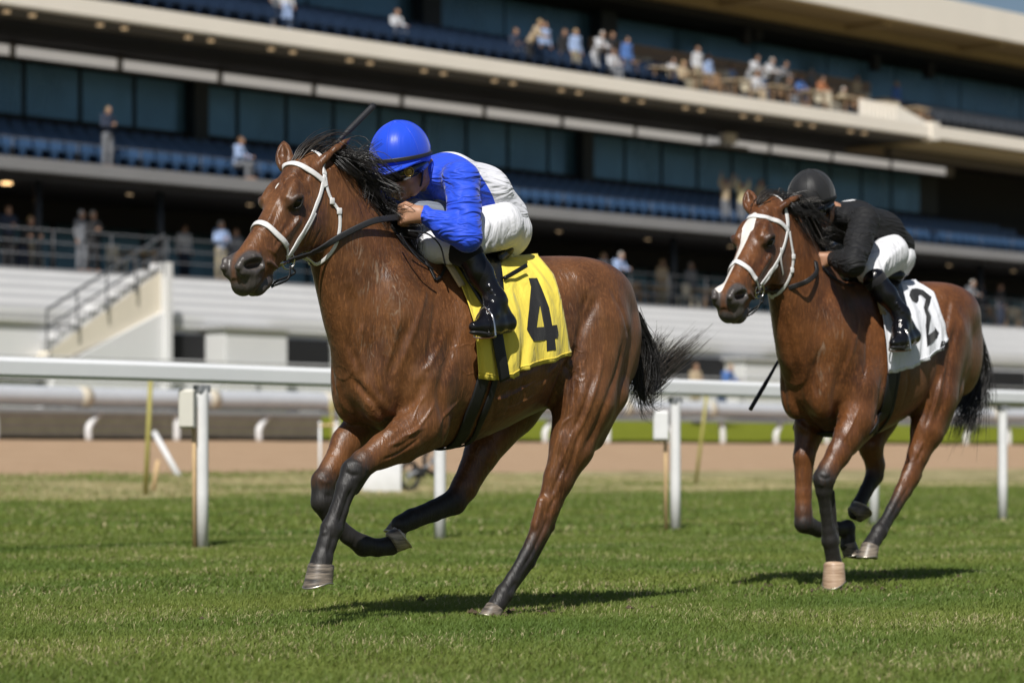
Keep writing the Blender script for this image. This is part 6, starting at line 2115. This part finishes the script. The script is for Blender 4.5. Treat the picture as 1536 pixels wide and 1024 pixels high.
PROTO = person_protos()
PM = {}
def pmat(key, col):
    if key not in PM: PM[key] = simple(key, col, .75, .12, 9)
    return PM[key]
COLS = dict(white=(.52, .53, .56), lightblue=(.30, .40, .62), blue=(.07, .16, .42), navy=(.02, .03, .06), black=(.012, .012, .014), grey=(.16, .17, .19), tan=(.42, .33, .22), orange=(.36, .14, .06),
            khaki=(.30, .26, .18), paleyellow=(.6, .52, .3), denim=(.05, .08, .15), dkhair=(.02, .014, .01), brown=(.12, .065, .03), blond=(.36, .25, .12), silver=(.40, .39, .37), straw=(.5, .42, .28))
M_SPSKIN = simple('spectator_skin', (.36, .21, .14), .6, .12, 12)
PCACHE = {}


def spectator(px, v, z, pose, shirt, trousers, hair, label, turn=0.0, scale=1.0, hat=False):
    u = bu(px, v)
    face = math.atan2(-NB[1], -NB[0]) + turn
    objs = []
    for (V, Fq), nm, mt in zip(PROTO[pose], ('person', 'shirt', 'trousers', 'hat' if hat else 'hair'), (M_SPSKIN, pmat(shirt + '_cloth', COLS[shirt]), pmat(trousers + '_cloth', COLS[trousers]), pmat(hair + '_hair', COLS[hair]))):
        key = (pose, nm, mt.name)
        if key in PCACHE:
            o = bpy.data.objects.new(nm, PCACHE[key]); link(o, objs[0] if objs else None)
        else:
            o = mesh_obj(nm, V, Fq, mt, objs[0] if objs else None); PCACHE[key] = o.data
        objs.append(o)
    o = objs[0]; o.location = BP(u, v, z); o.rotation_euler = (0, 0, face); o.scale = (scale * (.93 if z > 13 else 1.0),) * 3
    tag(o, label, 'person', 'spectators in the grandstand')


CZ, MZ, UZ = 5.84, 8.84, 13.30
for a in [
    (12, 62.0, CZ, 'fold', 'navy', 'black', 'brown', 'spectator in navy at the concourse railing under the bright round lamp'),
    (34, 62.3, CZ - .25, 'lean', 'black', 'navy', 'blond', 'fair haired spectator in black seated low beside the navy one'),
    (122, 61.7, CZ, 'stand', 'grey', 'grey', 'white', 'spectator in grey wearing a white cap at the concourse railing', .3, 1.0, True),
    (139, 61.6, CZ, 'fold', 'black', 'black', 'silver', 'silver haired spectator in black with folded arms beside the white cap'),
    (276, 63.5, CZ, 'stand', 'white', 'navy', 'dkhair', 'spectator in a white top standing back in the concourse shade'),
    (331, 61.6, CZ, 'fold', 'lightblue', 'khaki', 'silver', 'silver haired spectator in a light blue shirt before the horse head'),
    (353, 62.2, CZ, 'stand', 'grey', 'navy', 'brown', 'spectator in dark grey half hidden by the horse nose', 0, .93),
    (161, 61.45, MZ, 'fold', 'navy', 'grey', 'straw', 'spectator in a straw hat standing before the blue seats', .2, 1.0, True),
    (356, 61.6, MZ, 'sit', 'lightblue', 'grey', 'brown', 'spectator in a light blue shirt seated above the horse ear', .35),
    (1088, 61.7, MZ, 'wave', 'tan', 'grey', 'brown', 'spectator in tan raising both arms left of the second horse'),
    (1112, 61.7, MZ, 'wave', 'paleyellow', 'grey', 'blond', 'spectator in pale yellow raising both arms beside the one in tan', 0, .95),
    (1140, 62.3, MZ + .2, 'stand', 'khaki', 'grey', 'brown', 'spectator in khaki standing above the ears of the second horse'),
    (905, 62.0, CZ, 'stand', 'white', 'grey', 'blond', 'fair haired spectator in white above the rump of the leading horse'),
    (919, 61.7, CZ, 'lean', 'lightblue', 'navy', 'silver', 'spectator in light blue leaning on the railing above the rump'),
    (993, 62.6, CZ, 'stand', 'tan', 'khaki', 'blond', 'spectator in tan between the two horses on the concourse'),
    (1036, 62.8, CZ, 'stand', 'grey', 'navy', 'silver', 'spectator in grey between the two horses on the concourse'),
    (735, 62.0, CZ, 'stand', 'white', 'grey', 'blond', 'spectator in white just behind the jockey in blue'),
    (1096, 61.9, CZ, 'lean', 'white', 'navy', 'brown', 'spectator in white leaning forward beside the nose of the second horse'),
    (1471, 62.2, CZ, 'stand', 'navy', 'black', 'blond', 'fair haired spectator in navy above the rump of the second horse'),
    (1447, 61.6, CZ, 'lean', 'grey', 'grey', 'silver', 'spectator in grey leaning on the railing above the second rump'),
    (1500, 61.8, CZ, 'stand', 'black', 'navy', 'brown', 'spectator in black at the right end of the concourse'),
    (1043, 56.9, 1.9, 'fold', 'tan', 'khaki', 'brown', 'bare armed spectator in tan behind the rail right of the tail'),
    (1082, 56.7, 1.9, 'lean', 'blue', 'denim', 'tan', 'spectator in blue bending behind the rail by the second horse'),
    (1466, 56.9, 1.9, 'fold', 'orange', 'khaki', 'brown', 'spectator in orange behind the rail right of the second horse'),
    (430, 61.0, UZ, 'stand', 'white', 'lightblue', 'brown', 'spectator in white standing at the top left of the upper deck'),
    (414, 61.7, UZ + .27, 'stand', 'white', 'grey', 'dkhair', 'dark haired spectator in white behind the one at the top left'),
    (794, 61.0, UZ, 'lean', 'tan', 'black', 'blond', 'fair haired spectator in tan bending over the upper deck seats', .5),
    (817, 61.8, UZ + .2, 'stand', 'lightblue', 'black', 'brown', 'brown haired spectator in light blue beside the bending one'),
    (846, 61.5, UZ, 'stand', 'black', 'black', 'brown', 'spectator in black on the upper deck left of the dark pillar'),
    (863, 61.2, UZ, 'stand', 'lightblue', 'khaki', 'blond', 'fair haired spectator in light blue left of the dark pillar'),
    (892, 61.2, UZ, 'lean', 'white', 'white', 'silver', 'spectator dressed all in white under the dark pillar'),
    (918, 61.6, UZ + .2, 'stand', 'black', 'navy', 'brown', 'spectator in black just right of the dark pillar'),
    (916, 60.95, UZ - .1, 'sit', 'white', 'grey', 'dkhair', 'spectator in white seated in front of the one in black'),
    (940, 61.1, UZ, 'stand', 'blue', 'denim', 'dkhair', 'spectator in blue beside the first terrace table'),
    (1046, 61.9, UZ + .27, 'stand', 'white', 'khaki', 'brown', 'tall spectator in white standing among the terrace tables'),
    (1062, 62.4, UZ + .27, 'stand', 'lightblue', 'grey', 'brown', 'spectator in light blue behind the tall one in white', 0, .95),
    (1094, 63.4, UZ + .6, 'sit', 'lightblue', 'navy', 'dkhair', 'dark haired spectator in light blue seated at a back terrace table'),
    (1124, 62.2, UZ + .3, 'lean', 'white', 'grey', 'dkhair', 'dark haired spectator in white, leftmost of three leaning at the tables'),
    (1147, 62.2, UZ + .3, 'lean', 'white', 'denim', 'silver', 'silver haired spectator in white leaning at the tables'),
    (1167, 62.4, UZ + .3, 'lean', 'grey', 'black', 'black', 'spectator in grey leaning at the tables right of two in white'),
    (1197, 62.6, UZ + .45, 'sit', 'blue', 'navy', 'brown', 'spectator in bright blue seated at the terrace tables'),
    (1230, 62.4, UZ + .45, 'sit', 'orange', 'brown', 'black', 'spectator in orange seated at the terrace tables'),
    (1217, 63.2, UZ + .6, 'stand', 'grey', 'navy', 'silver', 'silver haired spectator standing behind the one in orange', 0, .9),
    (1006, 62.2, UZ + .2, 'sit', 'white', 'grey', 'dkhair', 'dark haired spectator in white seated left of the tall one in white'),
    (1022, 61.5, UZ, 'sit', 'tan', 'khaki', 'blond', 'fair haired spectator in tan seated in the front row of tables'),
    (1132, 61.3, UZ, 'sit', 'white', 'tan', 'brown', 'spectator in white seated at the front below the leaning three'),
    (1180, 61.5, UZ, 'sit', 'black', 'grey', 'dkhair', 'dark haired spectator in black seated at the front terrace tables'),
    (1262, 61.6, UZ, 'sit', 'khaki', 'grey', 'silver', 'silver haired spectator in khaki seated right of the orange one'),
    (1285, 62.9, UZ + .4, 'stand', 'tan', 'navy', 'brown', 'spectator in tan standing near the short cream wall'),
    (770, 61.6, UZ + .2, 'sit', 'navy', 'grey', 'brown', 'spectator in navy seated left of the fair haired one in tan'),
    (592, 61.6, UZ + .2, 'sit', 'white', 'grey', 'brown', 'spectator in white seated on the upper deck above the blue helmet'),
    (1345, 63.0, UZ + .45, 'stand', 'blue', 'denim', 'blond', 'fair haired spectator in blue behind the short cream wall'),
]:
    spectator(*a)
K1,P1,_ = outfit(fr1, H1, T1, MN1, TL1, '', (M_MANE, M_MANE2))
whip(fr1, [(487, 232, -.19), (520, 199, -.2), (560, 159, -.21)], 'black whip raised behind the ears of the leading horse')
K2,P2,_ = outfit(fr2, H2, T2, MN2, TL2, '', (M_MANE, M_MANE2))
whip(fr2, [(1184, 512, -.25), (1150, 572, -.27), (1126, 613, -.28)], 'black whip pointing down beside the chest of the second horse', .006, .011)

# ================================================================== LIGHT
SUN_DIR = V3(.12, .92, -1.10); SUN_DIR /= np.linalg.norm(SUN_DIR)      # the way the sunlight travels
ld = bpy.data.lights.new('sun', 'SUN'); ld.energy = 5.0; ld.angle = math.radians(.53); ld.color = (1.0, .968, .915)
sun = bpy.data.objects.new('sun', ld); COL.objects.link(sun)
sun.rotation_euler = Vector(SUN_DIR).to_track_quat('-Z', 'Y').to_euler()
w = bpy.data.worlds.new('World'); SC.world = w; w.use_nodes = True
nt = w.node_tree
sky = nt.nodes.new('ShaderNodeTexSky'); sky.sky_type = 'NISHITA'; sky.sun_disc = False
sky.sun_elevation = math.asin(-SUN_DIR[2]); sky.sun_rotation = math.atan2(-SUN_DIR[0], -SUN_DIR[1])
sky.dust_density = 1.0
bg = nt.nodes['Background']; bg.inputs['Strength'].default_value = .055
nt.links.new(sky.outputs[0], bg.inputs[0])
SC.view_settings.view_transform = 'Standard'; SC.view_settings.look = 'None'
SC.view_settings.exposure = 0.0; SC.view_settings.gamma = 1.0
SC.cycles.use_denoising = True
SC.cycles.max_bounces = 6; SC.cycles.transparent_max_bounces = 8
